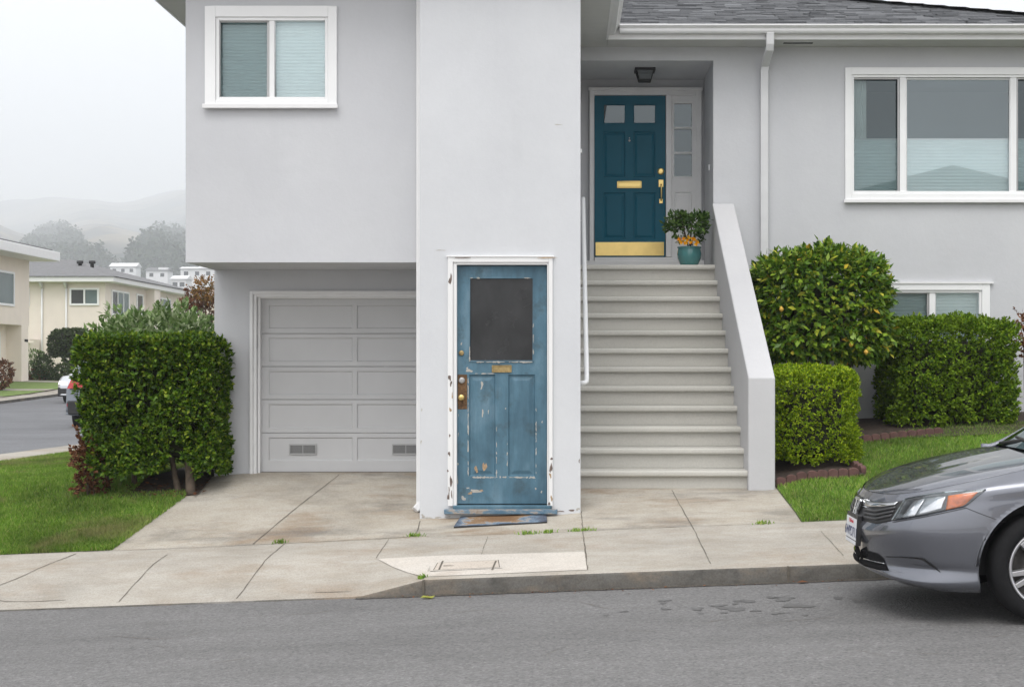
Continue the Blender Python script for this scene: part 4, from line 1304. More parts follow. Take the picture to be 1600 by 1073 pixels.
# ------------------------------------------------------------------ things by the doors
mb = MB()
yA = YB - .06
def gpt(px, py, off=0):
    p = g2(px, py); return Vector((p[0], p[1], float(gnd(*p)) + off))
c = [gpt(709, 825), gpt(855, 817), gpt(853.5, 801), gpt(721, 806.5)]
n = 12
rows = []
for j in range(7):
    a = c[0].lerp(c[3], j / 6); b = c[1].lerp(c[2], j / 6)
    r = [a.lerp(b, i / n) for i in range(n + 1)]
    rows.append([(p.x, p.y, float(gnd(p.x, p.y)) + .014 + .002 * math.sin(i * 1.1 + j)) for i, p in enumerate(r)])
mb.grid(rows)
edge = rows[0] + [r[-1] for r in rows[1:]] + rows[-1][::-1][1:] + [r[0] for r in rows[::-1][1:-1]]
k = len(edge)
mb.add(edge + [(p[0], p[1], float(gnd(p[0], p[1])) + .001) for p in edge], [(i, (i + 1) % k, k + (i + 1) % k, k + i) for i in range(k)], 1)
o = mb.build("doormat", [M['mat'], M['black']]); tag(o, "worn blue and brown doormat lying askew before the blue door", "doormat")

# potted plant
py_, pxx = 16.06, X(1077, 16.06)
pot = empty("potted_plant", (pxx, py_, land), "green shrub with orange flowers in a teal glazed pot on the porch landing", "plant")
mb = MB()
mb.lathe((pxx, py_, land + .001), [(.0005, 0), (.088, 0), (.10, .015), (.126, .08), (.133, .13), (.126, .17), (.122, .185), (.132, .195), (.132, .205), (.116, .205), (.11, .18), (.0005, .175)], seg=32)
mb.build("pot", m_simple("teal glaze", (.055, .20, .20), .18, .15, 8, Coat_Weight=.5), pot)
mb = MB(); mb.lathe((pxx, py_, land + .178), [(.0005, .006), (.112, .004)], seg=20); mb.build("soil", M['soil'], pot)
p, nn = ellips(150, (pxx + .0, py_, land + .44), (.195, .16, .12), rough=.07, seed=5, freq=2); k = nn[:, 2] > -.75
C1 = sprigs(p[k] - nn[k] * rng.uniform(0, .08, (k.sum(), 1)), nn[k], 6, .064, .036, shoot=.06, up=.3)
p, nn = ellips(60, (pxx + .02, py_, land + .27), (.13, .12, .06), rough=.03, seed=6, freq=2); k = nn[:, 2] > -.4
C2 = sprigs(p[k], nn[k], 6, .035, .018, shoot=.03, up=.3)
q = [np.concatenate(a) for a in zip(C1, C2)]
leaf_mesh("foliage", *q, M['pot_leaf'], pot)
mb = MB()
for k in range(5):
    a = k * 1.25; mb.tube([(pxx, py_, land + .17), (pxx + .05 * math.cos(a), py_ + .05 * math.sin(a), land + .32), (pxx + .10 * math.cos(a), py_ + .09 * math.sin(a), land + .48)], [.009, .007, .003], 6)
mb.build("stem", M['bark'], pot)
for px, py in ((1061, 374), (1064, 379), (1068, 373), (1074, 376), (1079, 379), (1085, 374), (1090, 378), (1071, 380), (1082, 373), (1087, 382), (1076, 371)):
    c = (X(px, py_ - .16), py_ - .16 + random.uniform(-.01, .02), Z(py, py_ - .16)); n = 16
    C = np.tile(np.array(c), (n, 1)); a = rng.uniform(0, 6.28, n)
    A = unit(np.stack([np.cos(a), rng.uniform(-.9, -.1, n), np.sin(a)], 1)); Nl = np.tile(np.array([[0, -1., .3]]), (n, 1))
    leaf_mesh("flower", C, A, Nl, rng.uniform(.020, .030, n), rng.uniform(.018, .024, n), M['flower'], pot)

# scalloped edging bricks
def brick(name):
    mb = MB(); w, h, d = .090, .074, .05
    pr_ = [(-w / 2, 0, -.03), (-w / 2, 0, h * .55)] + [(-w / 2 * math.cos(a), 0, h * .55 + h * .42 * math.sin(a)) for a in np.linspace(.15, math.pi - .15, 9)] + [(w / 2, 0, h * .55), (w / 2, 0, -.03)]
    mb.prism([(a, -d / 2, c) for a, b, c in pr_], (0, d, 0))
    return mb.build(name, M['terracotta'], bevel=.006)
proto = brick("edging_brick")
first = True
def place_brick(x, y, rz, label, group):
    global first
    if first: o = proto; first = False
    else:
        o = proto.copy(); COL.objects.link(o)
    o.location = (x, y, float(gnd(x, y)) - .02); o.rotation_euler = (random.uniform(-.04, .04), random.uniform(-.05, .05), rz + random.uniform(-.06, .06))
    tag(o, label, "edging brick", group)
g1, l1 = "edging bricks before the small box hedge", "scalloped terracotta edging brick in the curb before the small box hedge"
for k in range(8): place_brick(1.90 + k * .093, 13.03 + .008 * k, 0.06, l1, g1)
for k in range(5): place_brick(2.645 - .012 * k, 13.16 + .093 * k, 1.7, "scalloped terracotta edging brick in the side row returning past the small box hedge", "edging bricks beside the small box hedge")
for k in range(9): place_brick(2.95 + .093 * k, 14.46 + .022 * k, .18, "scalloped terracotta edging brick at the lawn's back edge before the wide hedge", "edging bricks before the wide hedge")

# meter cover
cvs = [g2(672, 893), g2(785, 888), g2(783, 874), g2(680, 879)]
cc = np.mean(np.array(cvs), 0)
cov = empty("meter_cover", (cc[0], cc[1], float(pave(*cc))), "flush concrete meter cover with a dark slot set in the light pavement patch", "utility cover")
def onp(p, off): return (p[0], p[1], float(pave(p[0], p[1])) + off)
def shrink(P, k, kx=None):
    kx = k if kx is None else kx
    P = np.array(P); m = P.mean(0); return [((p - m) * np.array([kx, k])) + m for p in P]
mb = MB(); a = shrink(cvs, 1.0); b = shrink(cvs, .84, .93)
mb.add([onp(p, .006) for p in a] + [onp(p, .006) for p in b], [(i, (i + 1) % 4, 4 + (i + 1) % 4, 4 + i) for i in range(4)]); mb.build("rim", M['patch'], cov)
mb = MB(); c2 = shrink(cvs, .80, .905); mb.add([onp(p, .0065) for p in c2], [(0, 1, 2, 3)]); mb.build("lid", M['lid'], cov)
mb = MB(); mb.add([onp(p, .0045) for p in a], [(0, 1, 2, 3)])
s = g2(703, 884.5); mb.box(s[0] - .045, s[0] + .03, s[1] - .012, s[1] + .006, float(pave(*s)) + .004, float(pave(*s)) + .0075)
for px in (689, 772): 
    p0, p1 = g2(px - 3, 891), g2(px + 3, 877); v = np.array(p1) - np.array(p0); nx = np.array([.007, 0])
    mb.add([onp(np.array(p0) - nx, .0072), onp(np.array(p0) + nx, .0072), onp(np.array(p1) + nx, .0072), onp(np.array(p1) - nx, .0072)], [(0, 1, 2, 3)])
mb.build("slot", M['joint'], cov)

# weeds and a fallen leaf
for px, py, w, lab in ((825, 834, .09, "low weed tuft in the pavement joint below the doormat"), (856, 832, .07, "thin weed tuft in the joint right of the doormat"), (908, 829, .10, "weed tuft at the pavement joint by the bay's right corner"),
                       (648, 837, .07, "bushy weed tuft at the driveway corner by the downpipe"), (438, 848, .06, "weed tuft in the joint across the driveway mouth"), (1194, 818, .07, "weed tuft in the joint near the right lawn corner"), (659, 903, .03, "tiny weed on the kerb joint")):
    g = g2(px, py); n = 70
    P = np.stack([g[0] + rng.normal(0, w * .45, n), g[1] + rng.normal(0, .015, n), np.zeros(n)], 1)
    P[:, 2] = np.where(P[:, 1] <= YW, pave(P[:, 0], P[:, 1]), gnd(P[:, 0], P[:, 1])) + .001
    tag(blades("weed", P, M['grass_right'], (.01, .035), .007), lab, "weed")
yl = YK - .13; xl = X(668, yl); zl = float(zroad(xl)) + .008
mb = MB(); mb.add([(xl - .05, yl, zl), (xl - .01, yl - .03, zl + .01), (xl + .035, yl - .02, zl), (xl + .05, yl + .02, zl + .012), (xl + .01, yl + .035, zl + .004), (xl - .03, yl + .025, zl + .012)], [(0, 1, 2, 5), (2, 3, 4, 5)])
o = mb.build("fallen_leaf", M['fallen']); tag(o, "yellow-green fallen leaf on the road by the kerb joint", "leaf")
yl = YK - .07; xl = X(1254, yl); zl = float(zroad(xl)) + .008
mb = MB(); mb.add([(xl - .04, yl, zl), (xl, yl - .025, zl + .006), (xl + .04, yl, zl + .004), (xl, yl + .02, zl + .012)], [(0, 1, 2, 3)])
o = mb.build("fallen_leaf", M['rust_leaf']); tag(o, "small brown fallen leaf in the gutter left of the grey car", "leaf")

# leaf litter in the bed and along the gutter
n = 190
P = np.concatenate([np.stack([rng.uniform(-4.0, -3.2, 110), rng.uniform(12.85, 13.5, 110)], 1), np.stack([rng.uniform(-1.2, 3.4, 80), YK - .02 - rng.exponential(.05, 80)], 1)])
zz = np.where(P[:, 1] > YK, gnd(P[:, 0], P[:, 1]) + .022, zroad(P[:, 0]) + .006)
a = rng.uniform(0, 6.28, n)
o = leaf_mesh("leaf_litter", np.concatenate([P, zz[:, None]], 1), unit(np.stack([np.cos(a), np.sin(a), rng.uniform(-.05, .3, n)], 1)), unit(rng.normal(0, .3, (n, 3)) + np.array([0, 0, 1.])),
              np.where(P[:, 1] > YK, .05, .022) * rng.uniform(.6, 1.2, n), np.where(P[:, 1] > YK, .03, .014) * rng.uniform(.6, 1.2, n), M['rust_leaf'])
tag(o, "scattered dry brown leaves under the big left hedge and in the gutter", "leaf litter", kind='stuff')

# ------------------------------------------------------------------ the parked grey car
def catmull(P, n):
    """resample a list of points (k x d) with n points per span"""
    P = np.asarray(P, float); k = len(P); out = []
    for i in range(k - 1):
        p0 = P[i - 1] if i > 0 else 2 * P[0] - P[1]; p1, p2 = P[i], P[i + 1]
        p3 = P[i + 2] if i + 2 < k else 2 * P[-1] - P[-2]
        for t in np.linspace(0, 1, n, endpoint=False):
            out.append(.5 * (2 * p1 + (p2 - p0) * t + (2 * p0 - 5 * p1 + 4 * p2 - p3) * t * t + (3 * p1 - p0 - 3 * p2 + p3) * t ** 3))
    out.append(P[-1]); return np.array(out)

def surf(ctrl, nu, nv):
    """ctrl: rows x cols x 3 control points the surface passes through"""
    ctrl = np.asarray(ctrl, float)
    a = np.stack([catmull(ctrl[r], nu) for r in range(ctrl.shape[0])])
    return np.stack([catmull(a[:, c], nv) for c in range(a.shape[1])], 1)

XN, YC = 1.775, 9.10
def cw(u, v, z):            # car space (back from the nose, to the driver's side, up) -> world
    x = XN + u
    return np.stack([x, YC - np.asarray(v, float) + 0 * x, np.asarray(z, float) + zroad(x)], -1)

#        u     v
plan = [(.00, .00), (.012, .20), (.05, .40), (.115, .57), (.225, .715), (.39, .805), (.60, .852), (.93, .872), (1.25, .877), (1.60, .878), (2.4, .878), (3.2, .875), (3.65, .87), (4.12, .83), (4.38, .70), (4.46, .38), (4.48, 0)]
def curve(ins, z):
    """ins: inset per station, z: height per station (lists or scalars)"""
    out = []
    for i, (u, v) in enumerate(plan):
        d = ins[i] if isinstance(ins, (list, tuple)) else ins
        zz = z[i] if isinstance(z, (list, tuple)) else z
        c = math.hypot(u - 2.3, v * 2.2) or 1
        # inset toward the middle of the car
        fx = 1.0 if u < .25 else max(0, 1 - (u - .25) / .3) if u < 1 else (-1.0 if u > 4.3 else (-(u - 4.0) / .3 if u > 4.0 else 0))
        fy = min(1, max(0, (v - .3) / .45))
        out.append((u + d * fx, max(0, v - d * fy * (.4 + .6 * (1 - abs(fx)))) if v > 0 else 0, zz))
    return out
nS = len(plan)
def fill(first, rest): return list(first) + [rest] * (nS - len(first))
C0 = curve(fill((.13, .12, .11, .10, .09, .07, .05), .05), fill((.225, .222, .215, .205, .195, .19, .19), .20))
C1 = curve(fill((.035, .035, .03, .025, .02, .015, .01), .012), fill((.262, .26, .255, .248, .24, .235, .235), .25))
C1b = curve(fill((.045, .045, .045, .055, .055, .03, .012), .008), fill((.315, .315, .313, .312, .315, .315, .31), .33))
C1c = curve(fill((.035, .035, .035, .035, .030, .015, .006), .004), fill((.37, .37, .37, .37, .365, .365, .37), .40))
C2 = curve(fill((0, 0, 0, 0, 0, 0, 0), 0), fill((.49, .49, .49, .495, .50, .51, .52), .55))
C3 = curve(fill((.018, .018, .016, .010, .008, .008, .006), .004), fill((.553, .553, .56, .58, .60, .615, .63), .66))
C3b = curve(fill((.050, .050, .050, .047, .035, .025, .016), .014), fill((.62, .622, .632, .645, .66, .68, .70), .73))
C3c = curve(fill((.062, .064, .075, .09, .08, .055, .034, .03, .032), .035), fill((.675, .677, .685, .70, .722, .748, .775, .80, .825, .84), .86))
hv = [(.085, 0, .712), (.10, .20, .713), (.15, .40, .722), (.235, .56, .742), (.37, .655, .772), (.53, .715, .808), (.70, .745, .842), (.93, .758, .885), (1.25, .775, .925), (1.6, .79, .945), (2.4, .80, .965), (3.2, .80, .98), (3.65, .785, .99), (4.12, .73, 1.0), (4.32, .60, 1.0), (4.38, .33, 1.0), (4.40, 0, 1.0)]
ctrl = [C0, C1, C1b, C1c, C2, C3, C3b, C3c, hv]
G = surf(ctrl, 12, 5)            # rows: up the side; cols: nose -> tail
WC, WR, AR = (.93, .315), .315, .392
WC2 = (3.60, .315)
def arch_snap(Gs):
    Gs = Gs.copy(); hole = np.zeros(Gs.shape[:2], bool)
    for cu in (WC, WC2):
        du, dz = Gs[..., 0] - cu[0], Gs[..., 2] - cu[1]
        r = np.hypot(du, dz); side = Gs[..., 1] > .5
        ins = (r < AR) & side
        hole |= ins
    H2 = hole.copy(); a, b = hole.shape
    for i in range(a):
        for j in range(b):
            if not hole[i, j]: continue
            nb = [(i + p, j + q) for p, q in ((1, 0), (-1, 0), (0, 1), (0, -1), (1, 1), (1, -1), (-1, 1), (-1, -1))]
            if any(0 <= p < a and 0 <= q < b and not hole[p, q] for p, q in nb):
                cu = WC if Gs[i, j, 0] < 2.2 else WC2
                du, dz = Gs[i, j, 0] - cu[0], Gs[i, j, 2] - cu[1]; r = math.hypot(du, dz) or 1
                Gs[i, j, 0] = cu[0] + du / r * AR; Gs[i, j, 2] = max(cu[1] + dz / r * AR, Gs[i, j, 2] if dz < 0 else 0) if dz < 0 else cu[1] + dz / r * AR
                H2[i, j] = False
    return Gs, H2
G2, HOLE = arch_snap(G)

def m_carpaint():
    t = NT("grey metallic paint")
    fl = t.ramp(t.noise(900, 1, .5), [(.3, (.138, .144, .168)), (.7, (.178, .186, .214))])
    return t.fin(fl, .27, None, Metallic=.75, Coat_Weight=1.0, Coat_Roughness=.03)
M['paint'] = m_carpaint()
M['tyre'] = m_simple("tyre rubber", (.011, .011, .012), .85, .2, 30, Specular_IOR_Level=.2)
M['alloy'] = m_simple("alloy wheel", (.62, .62, .64), .28, .04, 10, Metallic=.85)
M['intake'] = m_simple('intake mesh', (.010, .010, .011), .9, .3, 60, Specular_IOR_Level=.1)
M['chrome'] = m_simple("chrome", (.70, .71, .73), .10, .02, Metallic=1.0)
M['plastic'] = m_simple("black plastic", (.014, .014, .015), .45, .1, 20)
M['lamp_dark'] = m_simple("headlight housing", (.07, .072, .078), .25, .1, 20, Coat_Weight=.6)
M['reflector'] = m_simple("headlight reflector", (.74, .75, .78), .16, .15, 25, Metallic=.7, Coat_Weight=1.0)
M['amber'] = m_simple("amber lens", (.85, .20, .015), .15, .25, 45, Coat_Weight=1.0)
M['red_lens'] = m_simple("red lens", (.36, .010, .016), .3, .15, 20)
M['clear'] = m_glass("clear lens", (.93, .93, .93), .06, .02)
M['car_glass'] = m_glass("car glass", (.30, .36, .35), .16)
M['plate'] = m_simple("plate white", (.66, .67, .70), .4, .03)
M['plate_blue'] = m_simple("plate digits", (.03, .04, .11), .5, .05)
M['plate_red'] = m_simple("plate script", (.50, .05, .07), .5, .05)

car = empty("parked_car", (XN + 2.2, YC, float(zroad(XN + 2.2))), "dark grey sedan parked at the kerb with an orange turn signal and front number plate", "car")

def car_grid(mb, Gs, hole=None, m=0, both=True):
    for sgn in ((1, -1) if both else (1,)):
        P = cw(Gs[..., 0], Gs[..., 1] * sgn, Gs[..., 2])
        a, b = Gs.shape[:2]
        fs = []
        for i in range(a - 1):
            for j in range(b - 1):
                q = [(i, j), (i, j + 1), (i + 1, j + 1), (i + 1, j)]
                if hole is not None and any(hole[x] for x in q): continue
                f = [x * b + y for x, y in q]
                fs.append(f[::-1] if sgn > 0 else f)
        mb.add(P.reshape(-1, 3), fs, m, True)
mb = MB(); car_grid(mb, G2, HOLE)
body = mb.build("body", M['paint'], car)
# arch lips
mb = MB()
for sgn in (1, -1):
    for cu in (WC, WC2):
        pts = []
        for a in np.linspace(-.10 * math.pi, 1.10 * math.pi, 40):
            u, z = cu[0] + AR * math.cos(a), cu[1] + AR * math.sin(a)
            k = np.argmin(np.hypot(G[..., 0] - u, G[..., 2] - z) + (G[..., 1] < .5) * 9); v = G[..., 1].ravel()[k]
            pts.append(tuple(cw(u, sgn * (v - .004), z)))
        mb = MB(); mb.tube(pts, .005, 8); mb.build("arch_lip", M['paint'], body)
# hood
hc = []
edge9 = np.array(hv[:8]) + np.array([0, 0, .001])
uc = [.086, .11, .17, .27, .42, .58, .76, .955]
zc = [.713, .724, .748, .785, .832, .872, .908, .940]
cen = np.array([(u, 0, z) for u, z in zip(uc, zc)])
r1 = edge9.copy(); r1[:, 1] -= .012; r1[:, 0] += .006; r1[:, 2] += .002
m1 = edge9 * .86 + cen * .14; m1[:, 2] += np.array([0, .002, .007, .016, .022, .022, .018, .012])
m2 = edge9 * .55 + cen * .45; m2[:, 2] += np.array([0, .004, .012, .021, .026, .025, .022, .016])
m3 = edge9 * .25 + cen * .75; m3[:, 2] += np.array([0, .003, .006, .010, .011, .010, .010, .008])
HG = surf([r1, m1, m2, m3, cen], 10, 6)
mb = MB(); car_grid(mb, HG)
skirt = []
for sgn in (1, -1):
    top = cw(HG[0, :, 0], HG[0, :, 1] * sgn, HG[0, :, 2]); bot = top - np.array([0, 0, .02])
    mb.grid([top, bot], smooth=False)
hood = mb.build("hood", M['paint'], car)
mb = MB()     # dark gap under the hood edge
HG3 = HG.copy(); HG3[..., 2] -= .03
E = np.stack([G[-1, :HG.shape[1]], HG3[0], HG3[3]]); E[0, :, 2] -= .012; car_grid(mb, E)
mb.build("hood_gap", M['plastic'], hood)

# lower shell so no light leaks through, wheel wells
mb = MB()
for a, b in ((.34, .52), (1.36, 3.17), (4.03, 4.2)):
    mb.prism([tuple(cw(a, -.72, .2)), tuple(cw(b, -.74, .2)), tuple(cw(b, .74, .2)), tuple(cw(a, .72, .2))], (0, 0, .10))
mb.prism([tuple(cw(.40, -.62, .26)), tuple(cw(4.1, -.62, .26)), tuple(cw(4.1, .62, .26)), tuple(cw(.40, .62, .26))], (0, 0, .30))
for sgn in (1, -1):
    for cu in (WC, WC2):
        L = [[tuple(cw(cu[0] + .405 * math.cos(a), sgn * v, cu[1] + .405 * math.sin(a))) for a in np.linspace(.02 * math.pi, .98 * math.pi, 24)] for v in (.60, .855)]
        mb.grid(L)
        mb.add([tuple(cw(cu[0], sgn * .6, cu[1]))] + L[0], [(0, i, i + 1) for i in range(1, 24)])
mb.build("underbody", M['plastic'], car)

# wheels
def wheel(u, sgn):
    c = cw(u, sgn * .86, WR); c = Vector(c)
    o = -1 if sgn > 0 else 1         # outward along world y
    mb = MB()
    prof = [(.225, .02), (.235, .004), (.262, -.004), (.29, .004), (.308, .022), (.315, .045), (.315, .165), (.305, .19), (.23, .20)]
    mb.lathe(c, [(r, -o * h) for r, h in prof], 'y', 48)
    w = mb.build("wheel", M['tyre'], car)
    mb = MB()
    mb.lathe(c, [(r, -o * h) for r, h in ((.226, .015), (.222, .006), (.212, .008), (.203, .022), (.198, .06), (.197, .17))], 'y', 48)
    mb.lathe(c, [(r, -o * h) for r, h in ((.0005, .012), (.03, .012), (.034, .018), (.055, .022), (.062, .05))], 'y', 24)
    for k in range(5):
        for dd in (-.17, .17):
            a = 2 * math.pi * k / 5 + .95 + dd; a0 = 2 * math.pi * k / 5 + .95 + dd * .75
            d0 = Vector((math.cos(a0), 0, math.sin(a0))); d1 = Vector((math.cos(a), 0, math.sin(a)))
            for (wa, wb) in ((.019, .013),):
                n0 = Vector((-d0.z, 0, d0.x)); n1 = Vector((-d1.z, 0, d1.x))
                A = c + d0 * .045 + Vector((0, -o * .018, 0)); Bq = c + d1 * .208 + Vector((0, -o * .010, 0)); q = Vector((0, -o * .03, 0))
                mb.add([A - n0 * wa, A + n0 * wa, Bq + n1 * wb, Bq - n1 * wb, A - n0 * wa * 1.3 + q, A + n0 * wa * 1.3 + q, Bq + n1 * wb * 1.3 + q, Bq - n1 * wb * 1.3 + q],
                       [(0, 1, 2, 3), (0, 4, 5, 1), (1, 5, 6, 2), (2, 6, 7, 3), (3, 7, 4, 0)])
    mb.build("rim", M['alloy'], w, bevel=.003)
    mb = MB(); mb.lathe(c, [(r, -o * h) for r, h in ((.0005, .07), (.14, .07), (.14, .09), (.2, .10))], 'y', 32)
    mb.build("brake_disc", m_simple("brake disc", (.10, .095, .09), .5, .2, 30, Metallic=.7) if 'bd' not in M else M['bd'], w)
    M['bd'] = bpy.data.materials["brake disc"]
for u in (WC[0], WC2[0]):
    for sgn in (1, -1): wheel(u, sgn)

# cabin: windscreen, roof, pillars, side glass, rear glass
def cab(rows, name, mat, nu=6, nv=4, off=0):
    mb = MB(); car_grid(mb, surf(rows, nu, nv)); return mb.build(name, mat, car)
ws_b = [(.985, 0, .945), (1.00, .30, .942), (1.04, .55, .93), (1.09, .70, .91)]
ws_t = [(1.93, 0, 1.405), (1.95, .28, 1.40), (2.0, .46, 1.385), (2.06, .545, 1.365)]
ws_m = [tuple(np.array(a) * .5 + np.array(b) * .5 + np.array((-.02, .012, .028))) for a, b in zip(ws_b, ws_t)]
cab([ws_b, ws_m, ws_t], "windscreen", M['car_glass'])
rt = [(2.6, 0, 1.435), (2.6, .3, 1.43), (2.6, .5, 1.41), (2.6, .57, 1.385)]
rb = [(3.25, 0, 1.40), (3.22, .3, 1.395), (3.2, .48, 1.375), (3.18, .56, 1.35)]
cab([ws_t, rt, rb], "roof", M['paint'])
rg = [(3.98, 0, 1.03), (3.95, .3, 1.028), (3.9, .52, 1.02), (3.85, .64, 1.0)]
cab([rb, [tuple(np.array(a) * .5 + np.array(b) * .5 + np.array((.02, 0, .03))) for a, b in zip(rb, rg)], rg], "rear_glass", M['car_glass'])
cab([rg, [(4.40, 0, 1.0), (4.38, .33, 1.0), (4.32, .60, 1.0), (4.12, .73, 1.0)]], "boot_lid", M['paint'])
belt = [(1.05, .735, .905), (1.25, .775, .926), (1.6, .79, .946), (2.4, .80, .966), (3.2, .80, .981), (3.65, .785, .991), (4.12, .73, 1.001)]
rail = [(1.12, .70, .93), (1.55, .635, 1.16), (2.06, .55, 1.37), (2.6, .575, 1.388), (3.18, .565, 1.352), (3.55, .61, 1.17), (3.9, .655, 1.0)]
cab([belt, [tuple(np.array(a) * .5 + np.array(b) * .5 + np.array((0, .02, 0))) for a, b in zip(belt, rail)], rail], "side_glass", M['car_glass'])
mb = MB()
for sgn in (1, -1):
    pts = [cw(1.0, sgn * .745, .905)] + [cw(*(np.array(p) * np.array((1, sgn, 1)))) for p in rail]
    pts = catmull(pts, 6)
    mb.tube(pts, [.022] * len(pts), 8)
    for u0, z0_, u1, z1_, v0, v1 in ((2.45, .95, 2.42, 1.38, .80, .58), (3.45, .98, 3.3, 1.33, .79, .575)):
        mb.tube([cw(u0, sgn * v0, z0_), cw((u0 + u1) / 2, sgn * ((v0 + v1) / 2 + .025), (z0_ + z1_) / 2), cw(u1, sgn * v1, z1_)], .035, 8)
mb.build("pillar", M['paint'], car)
mb = MB(); cg = [[(.953, 0, .925), (.953, .35, .915), (.945, .6, .90), (.93, .755, .875)], [(1.0, 0, .925), (1.02, .30, .922), (1.06, .55, .905), (1.10, .72, .885)]]
car_grid(mb, surf(cg, 5, 2)); mb.build("cowl", M['plastic'], car)
mb = MB()
mb.tube([cw(1.0, -.32, .955), cw(1.06, -.02, .985), cw(1.14, .30, 1.01)], [.010, .012, .008], 6); mb.tube([cw(.985, .45, .945), cw(1.04, .12, .985), cw(1.08, -.25, .995)], [.010, .013, .008], 6)
mb.tube([cw(1.0, .62, .935), cw(1.02, .40, .965), cw(1.12, .05, 1.01)], [.012, .014, .009], 6)
mb.build("wiper", M['plastic'], car)
mb = MB()   # dark cabin
mb.prism([tuple(cw(1.25, -.60, .55)), tuple(cw(3.7, -.60, .55)), tuple(cw(3.7, .60, .55)), tuple(cw(1.25, .60, .55))], (0, 0, .36))
for v in (-.36, .36): mb.prism([tuple(cw(2.2, v - .24, .9)), tuple(cw(2.4, v - .24, .9)), tuple(cw(2.55, v - .2, 1.25)), tuple(cw(2.45, v - .2, 1.25))], (0, -.44 if False else .44, 0))
mb.build("cabin", M['room'], car)

# lamps, grille and trim laid onto the body skin
bvV, bvF = [], []
for Gs in (G, HG):
    for sgn in (1,):
        P = cw(Gs[..., 0], Gs[..., 1] * sgn, Gs[..., 2]); a, b = Gs.shape[:2]; o0 = len(bvV)
        bvV += [tuple(p) for p in P.reshape(-1, 3)]
        bvF += [(o0 + i * b + j, o0 + (i + 1) * b + j, o0 + (i + 1) * b + j + 1, o0 + i * b + j + 1) for i in range(a - 1) for j in range(b - 1)]
bvh = BVHTree.FromPolygons(bvV, bvF)
EYE = Vector((0, 0, CH))
def skin(px, py, off):
    d = Vector((px - CX, F, -(py - CY))).normalized()
    h = bvh.ray_cast(EYE, d)
    if h[0] is None:
        y = YC - .2; h = bvh.find_nearest(Vector((X(px, y), y, Z(py, y))))
    n = h[1].normalized()
    if n.dot(d) > 0: n = -n
    return h[0] + n * off
def lerp_poly(P, t):
    P = np.array(P, float); s = np.concatenate([[0], np.cumsum(np.linalg.norm(np.diff(P, axis=0), axis=1))]); s /= s[-1]
    return np.array([np.interp(t, s, P[:, 0]), np.interp(t, s, P[:, 1])])
def patch(mb, top, bot, off, n=16, m=6, mi=0, edge=True, bulge=0.0, sides=(False, True)):
    """a sheet on the car's skin between two curves, with its rim turned down to the body; both sides of the car"""
    for mirror in sides:
        rows = []
        for j in range(m + 1):
            r = []
            for i in range(n + 1):
                q = lerp_poly(top, i / n) * (1 - j / m) + lerp_poly(bot, i / n) * j / m
                b = bulge * math.sin(math.pi * j / m) * math.sin(math.pi * i / n)
                p = skin(q[0], q[1], off + b)
                r.append(Vector((p.x, 2 * YC - p.y, p.z)) if mirror else p)
            rows.append(r)
        mb.grid(rows, m=mi)
        if edge:
            rim = rows[0] + [r[-1] for r in rows[1:]] + rows[-1][::-1][1:] + [r[0] for r in rows[::-1][1:-1]]
            k = len(rim); c = sum(rim, Vector()) / k
            low = []
            for p in rim:
                h = bvh.find_nearest(Vector((p.x, 2 * YC - p.y, p.z)) if mirror else p)[0]
                low.append(Vector((h.x, 2 * YC - h.y, h.z)) if mirror else h)
            mb.add(rim + low, [(i, (i + 1) % k, k + (i + 1) % k, k + i) for i in range(k)], mi)

HT = [(1415, 780), (1454, 772.5), (1500, 768.5), (1541, 765)]
HB = [(1395, 813), (1440, 806), (1480, 797.5), (1508, 792), (1539, 766.5)]
for sd_ in ((False,), (True,)):
    mb = MB(); patch(mb, HT, HB, .004, 26, 10, sides=sd_)
    hl = mb.build("headlight", M['lamp_dark'], car)
    mb = MB(); patch(mb, [(1428, 784), (1438, 781), (1446, 779.5)], [(1410, 809), (1419, 808.5), (1430, 806)], .0065, 12, 8, bulge=.006, sides=sd_); mb.build("reflector", M['reflector'], hl)
    mb = MB(); patch(mb, [(1447, 780), (1465, 776.5), (1479, 775)], [(1434, 804.5), (1452, 801), (1472, 795)], .0065, 12, 8, bulge=.005, sides=sd_); mb.build("reflector", M['reflector'], hl)
    mb = MB(); patch(mb, [(1482, 775), (1505, 771.5), (1528, 769)], [(1478, 796.5), (1500, 791.5), (1508, 788.5), (1527, 770)], .0065, 16, 8, bulge=.004, sides=sd_); mb.build("turn_signal", M['amber'], hl)
    mb = MB(); patch(mb, HT, HB, .012, 26, 10, sides=sd_); mb.build("lens", M['clear'], hl)
# grille
mb = MB(); patch(mb, [(1346, 776), (1365, 783), (1390, 785), (1412, 783)], [(1341, 806), (1352, 814), (1370, 818), (1394, 813)], .004, 18, 10)
gr = mb.build("grille", M['plastic'], car)
mb = MB(); patch(mb, [(1346, 777), (1362, 783.5), (1385, 786), (1405, 785)], [(1345, 789), (1358, 792), (1378, 793), (1400, 790)], .012, 18, 4, bulge=.006); mb.build("chrome_bar", M['chrome'], gr)
for k, (a, b) in enumerate(((795.5, 799), (801.5, 805), (807.5, 811))):
    for sd_ in ((False,), (True,)): mb = MB(); patch(mb, [(1352, a - 1), (1370, a + 2), (1402 - 3 * k, a - 3.5)], [(1352, b - 1), (1370, b + 2), (1400 - 3 * k, b - 3.5)], .012, 12, 2, bulge=.004, sides=sd_); mb.build("slat", m_simple("grille slat", (.045, .045, .048), .3, .1) if 'gs' not in M else M['gs'], gr)
    M['gs'] = bpy.data.materials["grille slat"]
